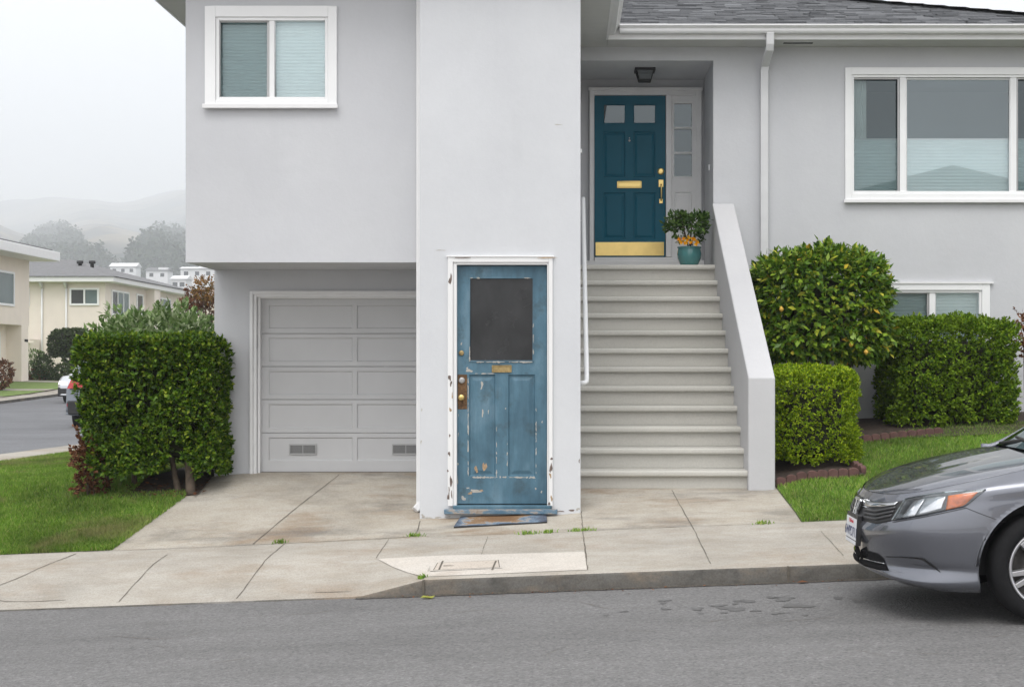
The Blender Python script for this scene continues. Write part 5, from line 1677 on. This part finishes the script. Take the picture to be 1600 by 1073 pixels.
# emblem: an H in a rounded shield, standing on the grille at the centre line
ec = cw(.026, 0, .603); eu = Vector((.30, 0, .95)).normalized(); ev = Vector((0, -1, 0)); en = Vector((-.95, 0, .30))
def ep(a, b, c=0): return Vector(ec) + ev * a + eu * b + en * c
mb = MB()
def slab(P, t0, t1, m=0): mb.prism([ep(a, b, t0) for a, b in P], en * (t1 - t0), m)
for s in (1, -1):
    slab([(s * .046, .052), (s * .056, .052), (s * .042, -.056), (s * .032, -.056)], 0, .014)
    slab([(s * .020, .046), (s * .036, .046), (s * .026, -.048), (s * .012, -.048)], 0, .017)
slab([(-.055, .050), (.055, .050), (.050, .062), (-.050, .062)], 0, .0135); slab([(-.040, -.055), (.040, -.055), (.032, -.064), (-.032, -.064)], 0, .0135)
slab([(-.018, .006), (.018, .006), (.017, -.010), (-.017, -.010)], 0, .016)
slab([(-.052, .055), (.052, .055), (.036, -.06), (-.036, -.06)], -.012, .002, 1)
mb.build("emblem", [M['chrome'], M['plastic']], gr, bevel=.0015)
# lower intake and bumper creases
mb = MB(); patch(mb, [(1343, 857), (1354, 859), (1372, 864), (1381, 872)], [(1342, 878), (1352, 884), (1372, 890), (1389, 891)], .003, 16, 6)
it = mb.build("lower_intake", M['intake'], car)
mb = MB(); patch(mb, [(1352, 872), (1362, 874.5), (1384, 879)], [(1352, 873.3), (1362, 876), (1384, 880.5)], .012, 12, 1, edge=True); mb.build("trim_strip", M['chrome'], it)
mb = MB(); patch(mb, [(1384, 868.5), (1420, 869.5), (1443, 871), (1458, 882), (1470, 893)], [(1384, 869.7), (1420, 871.5), (1441, 874), (1455, 884), (1469, 894)], .0025, 20, 1, edge=False)  # black strip drawn for the shade in the bumper crease
patch(mb, [(1509, 792.5), (1530, 801), (1557, 811)], [(1509, 793.6), (1530, 802), (1557, 812)], .002, 10, 1, edge=False)
patch(mb, [(1395, 815), (1440, 807.5), (1482, 799), (1509, 793)], [(1395, 816), (1440, 808.7), (1482, 800), (1509, 794)], .003, 16, 1, edge=False)
mb.build("gap_crease_line", M['plastic'], body)
# number plate
pc = cw(-.012, 0, .485); pu = Vector((.06, 0, 1)).normalized(); pn = Vector((-1, 0, .06)).normalized(); pv = Vector((0, -1, 0))
def pp_(a, b, c): return Vector(pc) + pv * a + pu * b + pn * c
def pslab(mb, a0, a1, b0, b1, c0, c1, m=0): mb.prism([pp_(a0, b0, c0), pp_(a1, b0, c0), pp_(a1, b1, c0), pp_(a0, b1, c0)], pn * (c1 - c0), m)
mb = MB(); pslab(mb, -.163, .163, -.092, .092, -.03, .0); npl = mb.build("number_plate", M['plastic'], car, bevel=.004)
mb = MB(); pslab(mb, -.152, .152, -.062, .068, .0005, .003); mb.build("plate_face", M['plate'], npl, bevel=.002)
mb = MB(); pslab(mb, -.150, .150, -.088, -.068, .0005, .003); mb.build("plate_frame_band", M['plate'], npl, bevel=.001)
def text3d(s, size, a, b, mat, nm):
    cu = bpy.data.curves.new(nm, 'FONT'); cu.body = s; cu.size = size; cu.extrude = .0008; cu.align_x = 'CENTER'
    t = bpy.data.objects.new(nm, cu); COL.objects.link(t)
    dg = bpy.context.evaluated_depsgraph_get(); me = bpy.data.meshes.new_from_object(t.evaluated_get(dg))
    bpy.data.objects.remove(t); V = [pp_(-v.co.x if False else v.co.x * -1, 0, 0) for v in me.vertices]
    # reading direction seen from the front of the car runs toward +Y ... -Y
    mbt = MB(); mbt.add([pp_(a - v.co.x * -1, b + v.co.y, .0040 + v.co.z) for v in me.vertices], [tuple(p.vertices) for p in me.polygons])
    return mbt.build(nm, mat, npl)
text3d("California", .034, 0, .036, M['plate_red'], "plate_script")
text3d("6WPD711", .085, 0, -.045, M['plate_blue'], "plate_number")

# ------------------------------------------------------------------ cars in the side street
def simple_car(name, loc, rz, prof, width, mat, label, glass_from, rear=True):
    """prof: side outline (x forward, z); a body loft with tumblehome, glass, lamps, bumper and wheels"""
    root = empty(name, loc, label, "car")
    cs, sn = math.cos(rz), math.sin(rz)
    def T(x, y, z): return (loc[0] + x * cs - y * sn, loc[1] + x * sn + y * cs, loc[2] + z)
    pr_ = catmull(prof + [prof[0]], 5)[:-1]
    def wd(z): return width / 2 * (1 if z < .95 else 1 - .26 * (z - .95) / .6) - (.05 if z < .35 else 0)
    mb = MB(); rows = []
    cx, czz = pr_[:, 0].mean(), pr_[:, 1].mean()
    for sgn, k in ((-1, .86), (-1, .97), (-1, 1.0), (1, 1.0), (1, .97), (1, .86)):
        f = {.86: 0.93, .97: .985, 1.0: 1.0}[k]
        kk = {.86: 1.0, .97: .97, 1.0: .86}[k]
        rows.append([T(cx + (x - cx) * f, sgn * wd(z) * kk, czz + (z - czz) * f) for x, z in pr_])
    rows = [r + [r[0]] for r in rows]
    mb.grid(rows)
    mb.f.append(list(range(len(rows[0]) - 1))); mb.m.append(0); mb.sm.append(False)
    b0 = (len(rows) - 1) * len(rows[0]); mb.f.append([b0 + i for i in range(len(rows[0]) - 1)]); mb.m.append(0); mb.sm.append(False)
    mb.build("body", mat, root)
    return root, T, wd
def cwheel(root, T, x, y, r):
    mb = MB(); s = 1 if y > 0 else -1
    c = Vector(T(x, y, r)); d = Vector(T(x, y + s, r)) - c
    prof = [(.0005, .02), (r * .62, .02), (r * .64, .0), (r * .7, .0), (r * .95, .02), (r, .05), (r, .2)]
    vs = []
    fw = (Vector(T(x + 1, y, r)) - c)
    for rr, h in prof:
        for k in range(24):
            a = 2 * math.pi * k / 24; vs.append(c - d * h + fw * rr * math.cos(a) + Vector((0, 0, rr * math.sin(a))))
    for i in range(len(prof) - 1):
        mb.add(vs[i * 24:(i + 2) * 24], [(k, (k + 1) % 24, 24 + (k + 1) % 24, 24 + k) for k in range(24)], 1 if i < 1 else 0, True)
    mb.build("wheel", [M['tyre'], M['alloy']], root)
M['suv_paint'] = m_simple("slate car paint", (.15, .17, .20), .3, .04, Metallic=.5, Coat_Weight=1.0)
M['silver_paint'] = m_simple("silver car paint", (.52, .54, .57), .3, .04, Metallic=.6, Coat_Weight=1.0)
L0 = (-11.60 + .93, 34.0 + 2.3, float(zside(34)) - .06)
suv, T, wd = simple_car("parked_suv", L0, R(90), [(-2.30, .42), (-2.28, .75), (-2.24, 1.02), (-2.02, 1.52), (-1.7, 1.66), (-.4, 1.70), (.35, 1.58), (1.0, 1.10), (1.9, 1.0), (2.25, .80), (2.28, .42), (1.9, .32), (-1.9, .32)], 1.86, M['suv_paint'],
    "slate blue SUV in the side street, its red tail lamp showing past the hedge", 0)
mb = MB()
for s in (-1, 1):
    mb = MB(); P = [(-2.285, s * .91, 1.18), (-2.285, s * .56, 1.16), (-2.315, s * .56, .95), (-2.325, s * .91, .93), (-2.325, s * .935, .95)]
    mb.prism([T(*p) for p in ((-2.20, s * .80, 1.16), (-2.24, s * .50, 1.14), (-2.30, s * .50, .98), (-2.28, s * .86, .96))], Vector(T(-.035, 0, 0)) - Vector(T(0, 0, 0)))
    mb.build("tail_light", M['red_lens'], suv)
    mb = MB(); mb.prism([T(*p) for p in ((-2.30, s * .86, .62), (-2.31, s * .62, .62), (-2.31, s * .62, .55), (-2.30, s * .86, .55))], Vector(T(-.03, 0, 0)) - Vector(T(0, 0, 0))); mb.build("reflector", M['red_lens'], suv)
mb = MB(); mb.prism([T(*p) for p in ((-2.34, -.84, .36), (-2.34, .84, .36), (-2.34, .86, .68), (-2.34, -.86, .68))], Vector(T(.15, 0, 0)) - Vector(T(0, 0, 0))); mb.build("bumper", M['black'], suv, bevel=.03)
mb = MB(); mb.prism([T(*p) for p in ((-2.22, -.62, 1.12), (-2.22, .62, 1.12), (-2.05, .52, 1.48), (-2.05, -.52, 1.48))], Vector(T(-.03, 0, .0)) - Vector(T(0, 0, 0))); mb.build("rear_window", M['dark'], suv)
for xx in (-1.5, 1.4):
    for yy in (-.93, .93): cwheel(suv, T, xx, yy, .36)
L0 = (X(92, 50) + .9, 51.9, float(zside(50)) - .02)
sil, T, wd = simple_car("silver_car", L0, R(-90), [(-2.1, .45), (-2.12, .9), (-1.6, 1.0), (-1.0, 1.42), (.3, 1.45), (.95, 1.02), (1.75, .92), (2.1, .72), (2.12, .40), (1.8, .25), (-1.8, .25)], 1.76, M['silver_paint'],
    "silver car facing the viewer at the far kerb, mostly hidden behind the slate SUV", 0)
mb = MB(); mb.prism([T(*p) for p in ((2.16, -.86, .25), (2.16, .86, .25), (2.15, .86, .56), (2.15, -.86, .56))], Vector(T(-.2, 0, 0)) - Vector(T(0, 0, 0))); mb.build("bumper", M['black'], sil, bevel=.03)
for s in (-1, 1):
    mb = MB(); mb.prism([T(*p) for p in ((2.04, s * .82, .78), (2.10, s * .5, .76), (2.12, s * .5, .64), (2.10, s * .84, .66))], Vector(T(.04, 0, 0)) - Vector(T(0, 0, 0))); mb.build("headlight", M['reflector'], sil)
mb = MB(); mb.prism([T(*p) for p in ((1.0, -.68, 1.03), (1.0, .68, 1.03), (.42, .58, 1.42), (.42, -.58, 1.42))], Vector(T(.04, 0, .02)) - Vector(T(0, 0, 0))); mb.build("windscreen", M['car_glass'], sil)
for xx in (-1.3, 1.35):
    for yy in (-.88, .88): cwheel(sil, T, xx, yy, .31)

# ------------------------------------------------------------------ across the side street
def zfar(y): return zside(y)
sheet("far_sidewalk", [-19.951, -19.5, -19.001], np.linspace(14, 110, 60), lambda x, y: zside(y) + .10, M['sidewalk'])
sheet("far_kerb", [-19.0, -18.99], np.linspace(14, 110, 60), lambda x, y: zside(y) + np.where(x < -18.995, .10, -.05), M['kerb'])
sheet("far_lawn", np.linspace(-45, -19.95, 14), np.linspace(52.4, 140, 50), lambda x, y: zside(y) + .13 + .02 * np.maximum(0, -21.2 - x), M['far_lawn'])
sheet("far_driveway", np.linspace(-45, -19.95, 14), np.linspace(14, 52.39, 30), lambda x, y: zside(y) + .12 + .02 * np.maximum(0, -21.2 - x), M['sidewalk'])
sheet("far_driveway", [-30, -21.2, -19.951], [56.4, 57.5], lambda x, y: zside(y) + .14 + .02 * np.maximum(0, -21.2 - x), M['sidewalk'])
sheet("far_driveway", [-30, -21.2, -19.951], [62.2, 63.4], lambda x, y: zside(y) + .14 + .02 * np.maximum(0, -21.2 - x), M['sidewalk'])

M['cream'] = m_stucco("cream stucco", (.78, .70, .61), .1)
M['beige'] = m_stucco("beige stucco", (.72, .65, .585), .1)
M['far_glass'] = m_simple("far window glass", (.13, .17, .175), .12, .1, 1)
M['far_glass_dark'] = m_simple("far dark glass", (.06, .065, .07), .15, .1, 1)
M['roof_grey'] = m_simple("far shingle", (.16, .16, .165), .9, .15, 6)
M['roof_brown'] = m_simple("far brown roof", (.28, .22, .18), .9, .15, 6)
M['white_house'] = m_simple("white render", (.74, .74, .75), .8, .03)

def fwin(root, x0, x1, y0, y1, z0, z1, parts=2, axis='x'):
    """axis 'x': on a wall of constant x (faces +x); 'y': on a wall of constant y (faces -y)"""
    mb = MB(); w = .09
    def B(mb, a0, a1, c0, c1, d0, d1, m=0):
        if axis == 'x': mb.box(x0 + d0, x0 + d1, a0, a1, c0, c1, m)
        else: mb.box(a0, a1, y0 - d1, y0 - d0, c0, c1, m)
    a, b = (y0, y1) if axis == 'x' else (x0, x1)
    B(mb, a, a + w, z0, z1, .0, .06); B(mb, b - w, b, z0, z1, .0, .06); B(mb, a + w, b - w, z0, z0 + w, 0, .07); B(mb, a + w, b - w, z1 - w, z1, 0, .06)
    for k in range(1, parts):
        t = a + (b - a) * k / parts; B(mb, t - .04, t + .04, z0 + w, z1 - w, 0, .055)
    f = mb.build("window", M['vinyl'], root)
    for k in range(parts):
        mb = MB(); B(mb, a + (b - a) * k / parts + .05, a + (b - a) * (k + 1) / parts - .05, z0 + .05, z1 - .05, .005, .02)
        mb.build("pane", M['far_glass_dark'] if k == 0 else M['far_glass'], f)

# house A, at the left edge of the picture
hx, yE, g = -23.1, 63.3, float(zside(60)) + .1
A_ = empty("cream_house", (hx - 5, 58, g), "cream two-storey house with a flat white eave at the left edge of the photo", "house")
mb = MB(); mb.box(hx - 11, hx, 46, yE, g + 2.55, Z(402, 63)); mb.box(hx - 11, hx - .65, 46.3, yE - .1, g - .6, g + 2.55)
mb.box(hx - .65, hx, yE - .9, yE - .1, g - .6, g + 2.55)
mb.build("wall", M['cream'], A_)
mb = MB(); mb.box(hx - 11.5, hx + 1.15, 45.2, yE + .55, Z(408, 63.5) , Z(408, 63.5) + .40); mb.build("fascia", M['trim'], A_, bevel=.03)
mb = MB(); mb.box(hx - 11, hx + .9, 45.5, yE + .3, Z(408, 63.5) + .41, Z(408, 63.5) + .5)
for yy in (56, 60.5): mb.box(hx - 3, hx - 2.8, yy, yy + .2, Z(408, 63.5) + .5, Z(408, 63.5) + .75)
mb.build("roof", M['roof_grey'], A_)
fwin(A_, hx, hx, 57.5, 61.5, Z(478, 61), Z(424, 61), 2)
mb = MB(); mb.box(hx - .66, hx - .60, 57.2, 61.4, g - .05, g + 2.1)
for k in range(1, 4): mb.box(hx - .6, hx - .585, 57.2, 61.4, g + .52 * k, g + .52 * k + .02)
mb.build("garage_door", M['trim'], A_)
mb = MB(); mb.box(hx - .655, hx - .58, 61.4, 61.6, g - .05, g + 2.25); mb.build("door_trim", M['trim'], A_)
mb = MB()
for k in range(3): mb.box(hx + .001, hx + .02, yE - .55 + .14 * k, yE - .46 + .14 * k, Z(534, 63) , Z(530, 63))
mb.build("house_number", M['black'], A_)

# house B, behind it
g = float(zside(78)) + .1; hx = -23.5; y0 = 75.0
B_ = empty("beige_house", (hx - 4, 82, g), "beige two-storey house with a grey hip roof beyond the side street", "house")
ez_ = Z(441, 75)
mb = MB(); mb.box(-37, hx, y0, 92, g - 1, ez_); mb.box(hx, hx + .5, 82.2, 83.4, g - 1, ez_ - .001)
mb.build("wall", M['beige'], B_)
mb = MB(); mb.box(-37.6, hx + .6, y0 - .6, 92.6, ez_, ez_ + .26); mb.build("fascia", M['trim'], B_, bevel=.02)
mb = MB(); e1 = ez_ + .27
xa, xb, ya, yb_ = -37.7, hx + .7, y0 - .7, 92.7; hr_ = 1.25
mb.add([(xa, ya, e1), (xb, ya, e1), (xb, yb_, e1), (xa, yb_, e1), (-31, y0 + 6, e1 + hr_), (-27.3, y0 + 6, e1 + hr_ + .05), (-27.3, yb_ - 6, e1 + hr_), (-31, yb_ - 6, e1 + hr_)],
       [(0, 1, 5, 4), (1, 2, 6, 5), (2, 3, 7, 6), (3, 0, 4, 7), (4, 5, 6, 7)])
rf = mb.build("roof", M['roof_grey'], B_)
for px in (125, 144):
    mb = MB(); xx = X(px, 78.5); mb.lathe((xx, 78.5, e1 + .5), [(.10, 0), (.10, .40), (.18, .42), (.18, .56), (.001, .58)], seg=10); mb.build("roof_vent", M['black'], rf)
mb = MB(); mb.box(X(71, 88), X(80, 88), 88, 88.5, e1, Z(408, 88)); mb.box(X(70, 88), X(81, 88), 87.9, 88.6, Z(409.5, 88), Z(407, 88)); mb.build("chimney", M['white_house'], rf)
fwin(B_, X(109, y0), X(155, y0), y0, y0, Z(477, y0), Z(450, y0), 2, 'y')
fwin(B_, X(42, y0), X(46.5, y0), y0, y0, Z(478, y0), Z(449, y0), 1, 'y')
for a, b, n_ in ((76.0, 79.0, 3), (80.4, 81.6, 1), (84.5, 87.3, 3)): fwin(B_, hx, hx, a, b, Z(493 if n_ == 3 and a < 80 else 488, 77), Z(454, 77), n_)
for px in (66, 104):
    mb = MB(); mb.tube([(X(px, y0), y0 - .06, ez_ - .05), (X(px, y0), y0 - .06, g - .3)], .05, 6); mb.tube([(X(px, y0), y0 - .4, ez_ + .02), (X(px, y0), y0 - .06, ez_ - .3)], .06, 6); mb.build("downpipe", M['trim'], B_)
mb = MB(); mb.box(X(40, 74), X(52, 74), 73.4, 74.9, g - .5, Z(530, 74)); mb.box(X(44, 74), X(62, 74), 73.2, 73.5, Z(536, 74), Z(533, 74)); mb.build("porch", M['beige'], B_)

# house C, further along
g = float(zside(110)) + .1
C_ = empty("tan_house", (-27, 112, g), "tan house with a low brown roof beyond the beige house", "house")
y0 = 104
mb = MB(); mb.box(X(262, y0), X(345, y0), y0, 120, g - 1, Z(462, y0)); mb.build("wall", M['beige'], C_)
mb = MB(); a, b, c = X(258, y0), X(350, y0), Z(462, y0)
mb.add([(a, y0 - .7, c + .01), (b, y0 - .7, c + .01), (b, 121, c + .01), (a, 121, c + .01), ((a + b) / 2 - .5, 112, c + 1.0), ((a + b) / 2 + .5, 112, c + 1.0)], [(0, 1, 5, 4), (1, 2, 5), (2, 3, 4, 5), (3, 0, 4)])
mb.build("roof", M['roof_brown'], C_)
fwin(C_, X(290, y0), X(312, y0), y0, y0, Z(490, y0), Z(472, y0), 2, 'y')

# plants by those houses
yy = 66; c = (X(112, yy), yy, Z(543, yy))
g = float(zside(yy)) + .1
top = empty("topiary_tree", (c[0], yy, g), "dark clipped topiary tree on a short trunk before the beige house", "tree")
p, nn = rbox(1500, (c[0] - .85, yy - .8, Z(561, yy)), (c[0] + .85, yy + .8, Z(517, yy)), .45, rough=.08, seed=61, freq=2)
leaf_mesh("crown", *sprigs(p, nn, 5, .11, .07, shoot=.08), M['dark_leaf'], top)
core_box("shade_core", (c[0] - .65, yy - .6, Z(559, yy)), (c[0] + .65, yy + .6, Z(521, yy)), M['core_shade'], top, r=.35)
mb = MB()
for k in range(4):
    a = k * 1.6; mb.tube([(c[0] - .05, yy, g - .1), (c[0] + .1 * math.cos(a), yy, g + .7), (c[0] + .45 * math.cos(a), yy + .3 * math.sin(a), Z(556, yy))], [.14, .11, .07], 8)
mb.build("trunk", M['bark'], top)
for i, (px, py, w, h, mt, lab) in enumerate(((104, 580, .55, .42, 'dark_leaf', "dark clipped bush under the topiary tree"), (48, 568, .75, .65, 'pale_shrub', "grey-green bush at the corner of the cream house"),
                                              (52, 588, .65, .32, 'rust_leaf', "low russet bush beside the cream house's garage"), (68, 574, .35, .5, 'dark_leaf', "small dark upright bush between the cream house and the topiary tree"),
                                              (2, 585, .35, .55, 'rust_leaf', "red-brown bush by the driveway at the far left edge"), (82, 584, .8, .25, 'dark_leaf', "low flat green bush before the beige house"))):
    yb2 = 64.5 if px != 2 else 56.5
    shrub("bush", (X(px, yb2), yb2, Z(py, yb2)), (w, .5, h), 260, 6, .11, .06, M[mt], lab, "bush", seed=70 + i, rough=.06, ground=float(zside(yb2)) + .1)
yy = 46
g = float(zside(yy)) + .1
for i, (px, py, w, h, mt, lab) in enumerate(((322, 452, .42, .34, 'rust_tree', "small tree with yellow-brown foliage seen between the left shrub and the garage wall"), (303, 470, .42, .22, 'rust_leaf', "rust-coloured bush left of the yellow-brown tree"), (325, 485, .40, .26, 'rust_leaf', "rust-coloured bush below the yellow-brown tree"))):
    shrub("autumn_tree" if i == 0 else "autumn_bush", (X(px, yy), yy + .3 * i, Z(py, yy)), (w, .4, h), 190, 6, .09, .055, M[mt], lab, "tree" if i == 0 else "bush", seed=80 + i, rough=.12, ground=Z(560, yy) if i == 0 else Z(py + 22, yy), shoot=.12)
mb = MB()

# ------------------------------------------------------------------ land, hill, far houses
def hill(x, y):
    x, y = np.asarray(x, float) / 5, np.asarray(y, float) / 5
    k = np.clip((y - 90) / 1200, 0, 1.3)
    z = 157 * k ** 1.1
    a = x / np.maximum(y, 60)                      # bearing
    z = z * (1 + .10 * np.sin(a * 26 + 1.1) + .05 * np.sin(a * 61 + y * .004)) * np.interp(a, [-.6, -.36, -.32, -.25, .2, .6], [.86, .95, 1.0, .88, .6, .5])
    z = z + np.clip((y - 200) / 300, 0, 1) * (4 * np.sin(x * .031 + y * .017) + 2.5 * np.sin(x * .07 - y * .045))
    return 5 * z + zside(np.minimum(5 * y, 140)) - .5
def m_hill():
    t = NT("dry hillside")
    n = t.noise(.0032, 6, .6)
    col = t.ramp(n, [(.40, (.030, .040, .03)), (.48, (.07, .065, .05)), (.57, (.24, .205, .145)), (.7, (.11, .10, .075))])
    fine = t.ramp(t.noise(.03, 5, .7), [(.3, .8), (.7, 1.15)])
    return t.fin(t.mix(col, fine, .8, 'MULTIPLY'), .95)
ys = np.concatenate([np.linspace(141, 1000, 30), np.linspace(1040, 6000, 100)])
sheet("hillside", np.linspace(-3500, 2500, 170), ys, hill, m_hill())
sheet("ground", np.linspace(-3500, 2500, 60), [-80, -20, -3, 1.1], lambda x, y: zroad(x) - .05 * (y < 0), M['sidewalk'])
def under(x, y): return np.minimum(zside(np.clip(y, 10, 150)), zroad(x)) - .6
sheet("ground", np.linspace(-3500, 2500, 240), np.linspace(1.11, 145, 30), under, M['earth'])

# far-off groves on the hill
cl = []
def grove(poly, cnt, hh):
    """trees inside a patch of the slope as it is seen from the road"""
    P = np.array(poly, float); lo, hi = P.min(0), P.max(0); k = 0
    while k < cnt:
        q = lo + rng.uniform(0, 1, 2) * (hi - lo); c = False; n = len(P)
        for i in range(n):
            a, b = P[i], P[(i + 1) % n]
            if (a[1] > q[1]) != (b[1] > q[1]) and q[0] < (b[0] - a[0]) * (q[1] - a[1]) / (b[1] - a[1]) + a[0]: c = not c
        if c: cl.append((q[0], q[1], 3.4 * hh * random.uniform(.6, 1.2))); k += 1
grove([(24, 436), (40, 405), (62, 368), (88, 362), (118, 384), (136, 420), (150, 428), (150, 436), (60, 442)], 430, 6.5)
grove([(206, 438), (226, 405), (244, 376), (262, 366), (300, 372), (345, 392), (350, 450), (290, 450), (240, 444)], 430, 6.5)
grove([(134, 428), (150, 418), (176, 420), (184, 430), (150, 436)], 60, 3.5)
grove([(-60, 425), (-10, 415), (28, 420), (40, 440), (-60, 440)], 60, 4)
grove([(215, 446), (345, 440), (350, 470), (215, 462)], 60, 3.5)
VV, FF = [], []
C, A, Nl, Ls, Ws = [], [], [], [], []
for px, py, h in cl:
    lo, hi = 300.0, 5800.0      # where this line of sight meets the slope
    y = lo
    while y < hi and Z(py, y) > float(hill(X(px, y), y)): y += 20
    c = np.array([X(px, y), y, float(hill(X(px, y), y))]); k = 90
    d = unit(rng.normal(0, 1, (k, 3))); p = c + np.array([0, 0, h * .5]) + d * np.array([h * .42, h * .42, h * .52]) * rng.uniform(.6, 1, (k, 1))
    C.append(p); A.append(unit(rng.normal(0, 1, (k, 3)))); Nl.append(unit(d + rng.normal(0, .3, (k, 3)))); Ls.append(rng.uniform(.10, .2, k) * h); Ws.append(rng.uniform(.09, .16, k) * h)
o = leaf_mesh("hillside_wood", *(np.concatenate(q) for q in (C, A, Nl, Ls, Ws)), M['wood_leaf'])
tag(o, "dark groves of trees fading into fog on the far hillside", "wood", kind='stuff')

for i, (px0, px1, pt, pb, Y_, lab) in enumerate(((282, 334, 418, 440, 215, "white hillside house with a stepped roof right next to the garage corner"), (228, 262, 421, 432, 235, "white hillside house above the beige house's roof ridge"),
        (172, 212, 415, 424, 260, "long pale hillside house behind the beige roof"), (50, 92, 410, 420, 240, "low white hillside house behind the white chimney"), (268, 290, 434, 446, 190, "small white hillside house low above the tan house"))):
    Y_ *= 2.6
    x0, x1 = X(px0, Y_), X(px1, Y_); zt, zb2 = Z(pt, Y_), Z(pb, Y_) - 6
    hr0 = empty("hillside_house", ((x0 + x1) / 2, Y_, zb2), lab, "house", "white houses on the hillside")
    mb = MB(); mb.box(x0, x1, Y_, Y_ + 8, zb2, zt - .4); mb.box(x0 + (x1 - x0) * .55, x1 - .3, Y_ + .6, Y_ + 7, zt - .401, zt + (.9 if i < 2 else -.1)); mb.build("wall", M['white_house'], hr0)
    mb = MB(); mb.prism([(x0 - .5, Y_ - .6, zt - .4), (x0 - .5, Y_ + 4, zt + .5 + .5 * (i % 3)), (x0 - .5, Y_ + 8.6, zt - .4)], (x1 - x0 + 1.0, 0, 0)); mb.build("roof", M['roof_grey'] if i % 2 else M['trim'], hr0)
    n_ = max(2, int((x1 - x0) / 3.2))
    for k in range(n_):
        xx = x0 + (x1 - x0) * (k + .5) / n_
        mb = MB(); mb.box(xx - .8, xx + .8, Y_ - .03, Y_ - .001, zt - 3.0, zt - 1.5); mb.build("window", M['far_glass_dark'], hr0)

# the house across the road, seen only as a reflection in the windows
opp = empty("opposite_house", (12.5, -16, .4), "gabled house across the road, seen reflected in the big right-hand window", "house")
mb = MB(); mb.box(3, 22, -24, -14, 0, 5.2); mb.build("wall", M['beige'], opp)
mb = MB(); mb.add([(2, -13.4, 5.1), (23, -13.4, 5.1), (23, -24.6, 5.1), (2, -24.6, 5.1), (12.0, -13.4, 7.7), (12.0, -24.6, 7.7)], [(0, 1, 4), (2, 3, 5), (0, 4, 5, 3), (1, 2, 5, 4), (0, 3, 2, 1)]); mb.build("roof", M['roof_grey'], opp)

# ------------------------------------------------------------------ fog
hm = bpy.data.materials.new("fog"); hm.use_nodes = True
hn, hl_ = hm.node_tree.nodes, hm.node_tree.links
hn.remove(hn["Principled BSDF"])
pv_ = hn.new("ShaderNodeVolumePrincipled")
pv_.inputs["Color"].default_value = (.93, .96, 1.0, 1)
pv_.inputs["Density"].default_value = .00048
pv_.inputs["Density Attribute"].default_value = ""
hl_.new(pv_.outputs[0], hn["Material Output"].inputs["Volume"])
mb = MB(); mb.box(-3600, 2600, -85, 6100, -3.0, 900)
o = mb.build("haze", hm); o["kind"] = "stuff"; o["label"] = "pale coastal fog thickening over the distant hillside"; o["category"] = "fog"
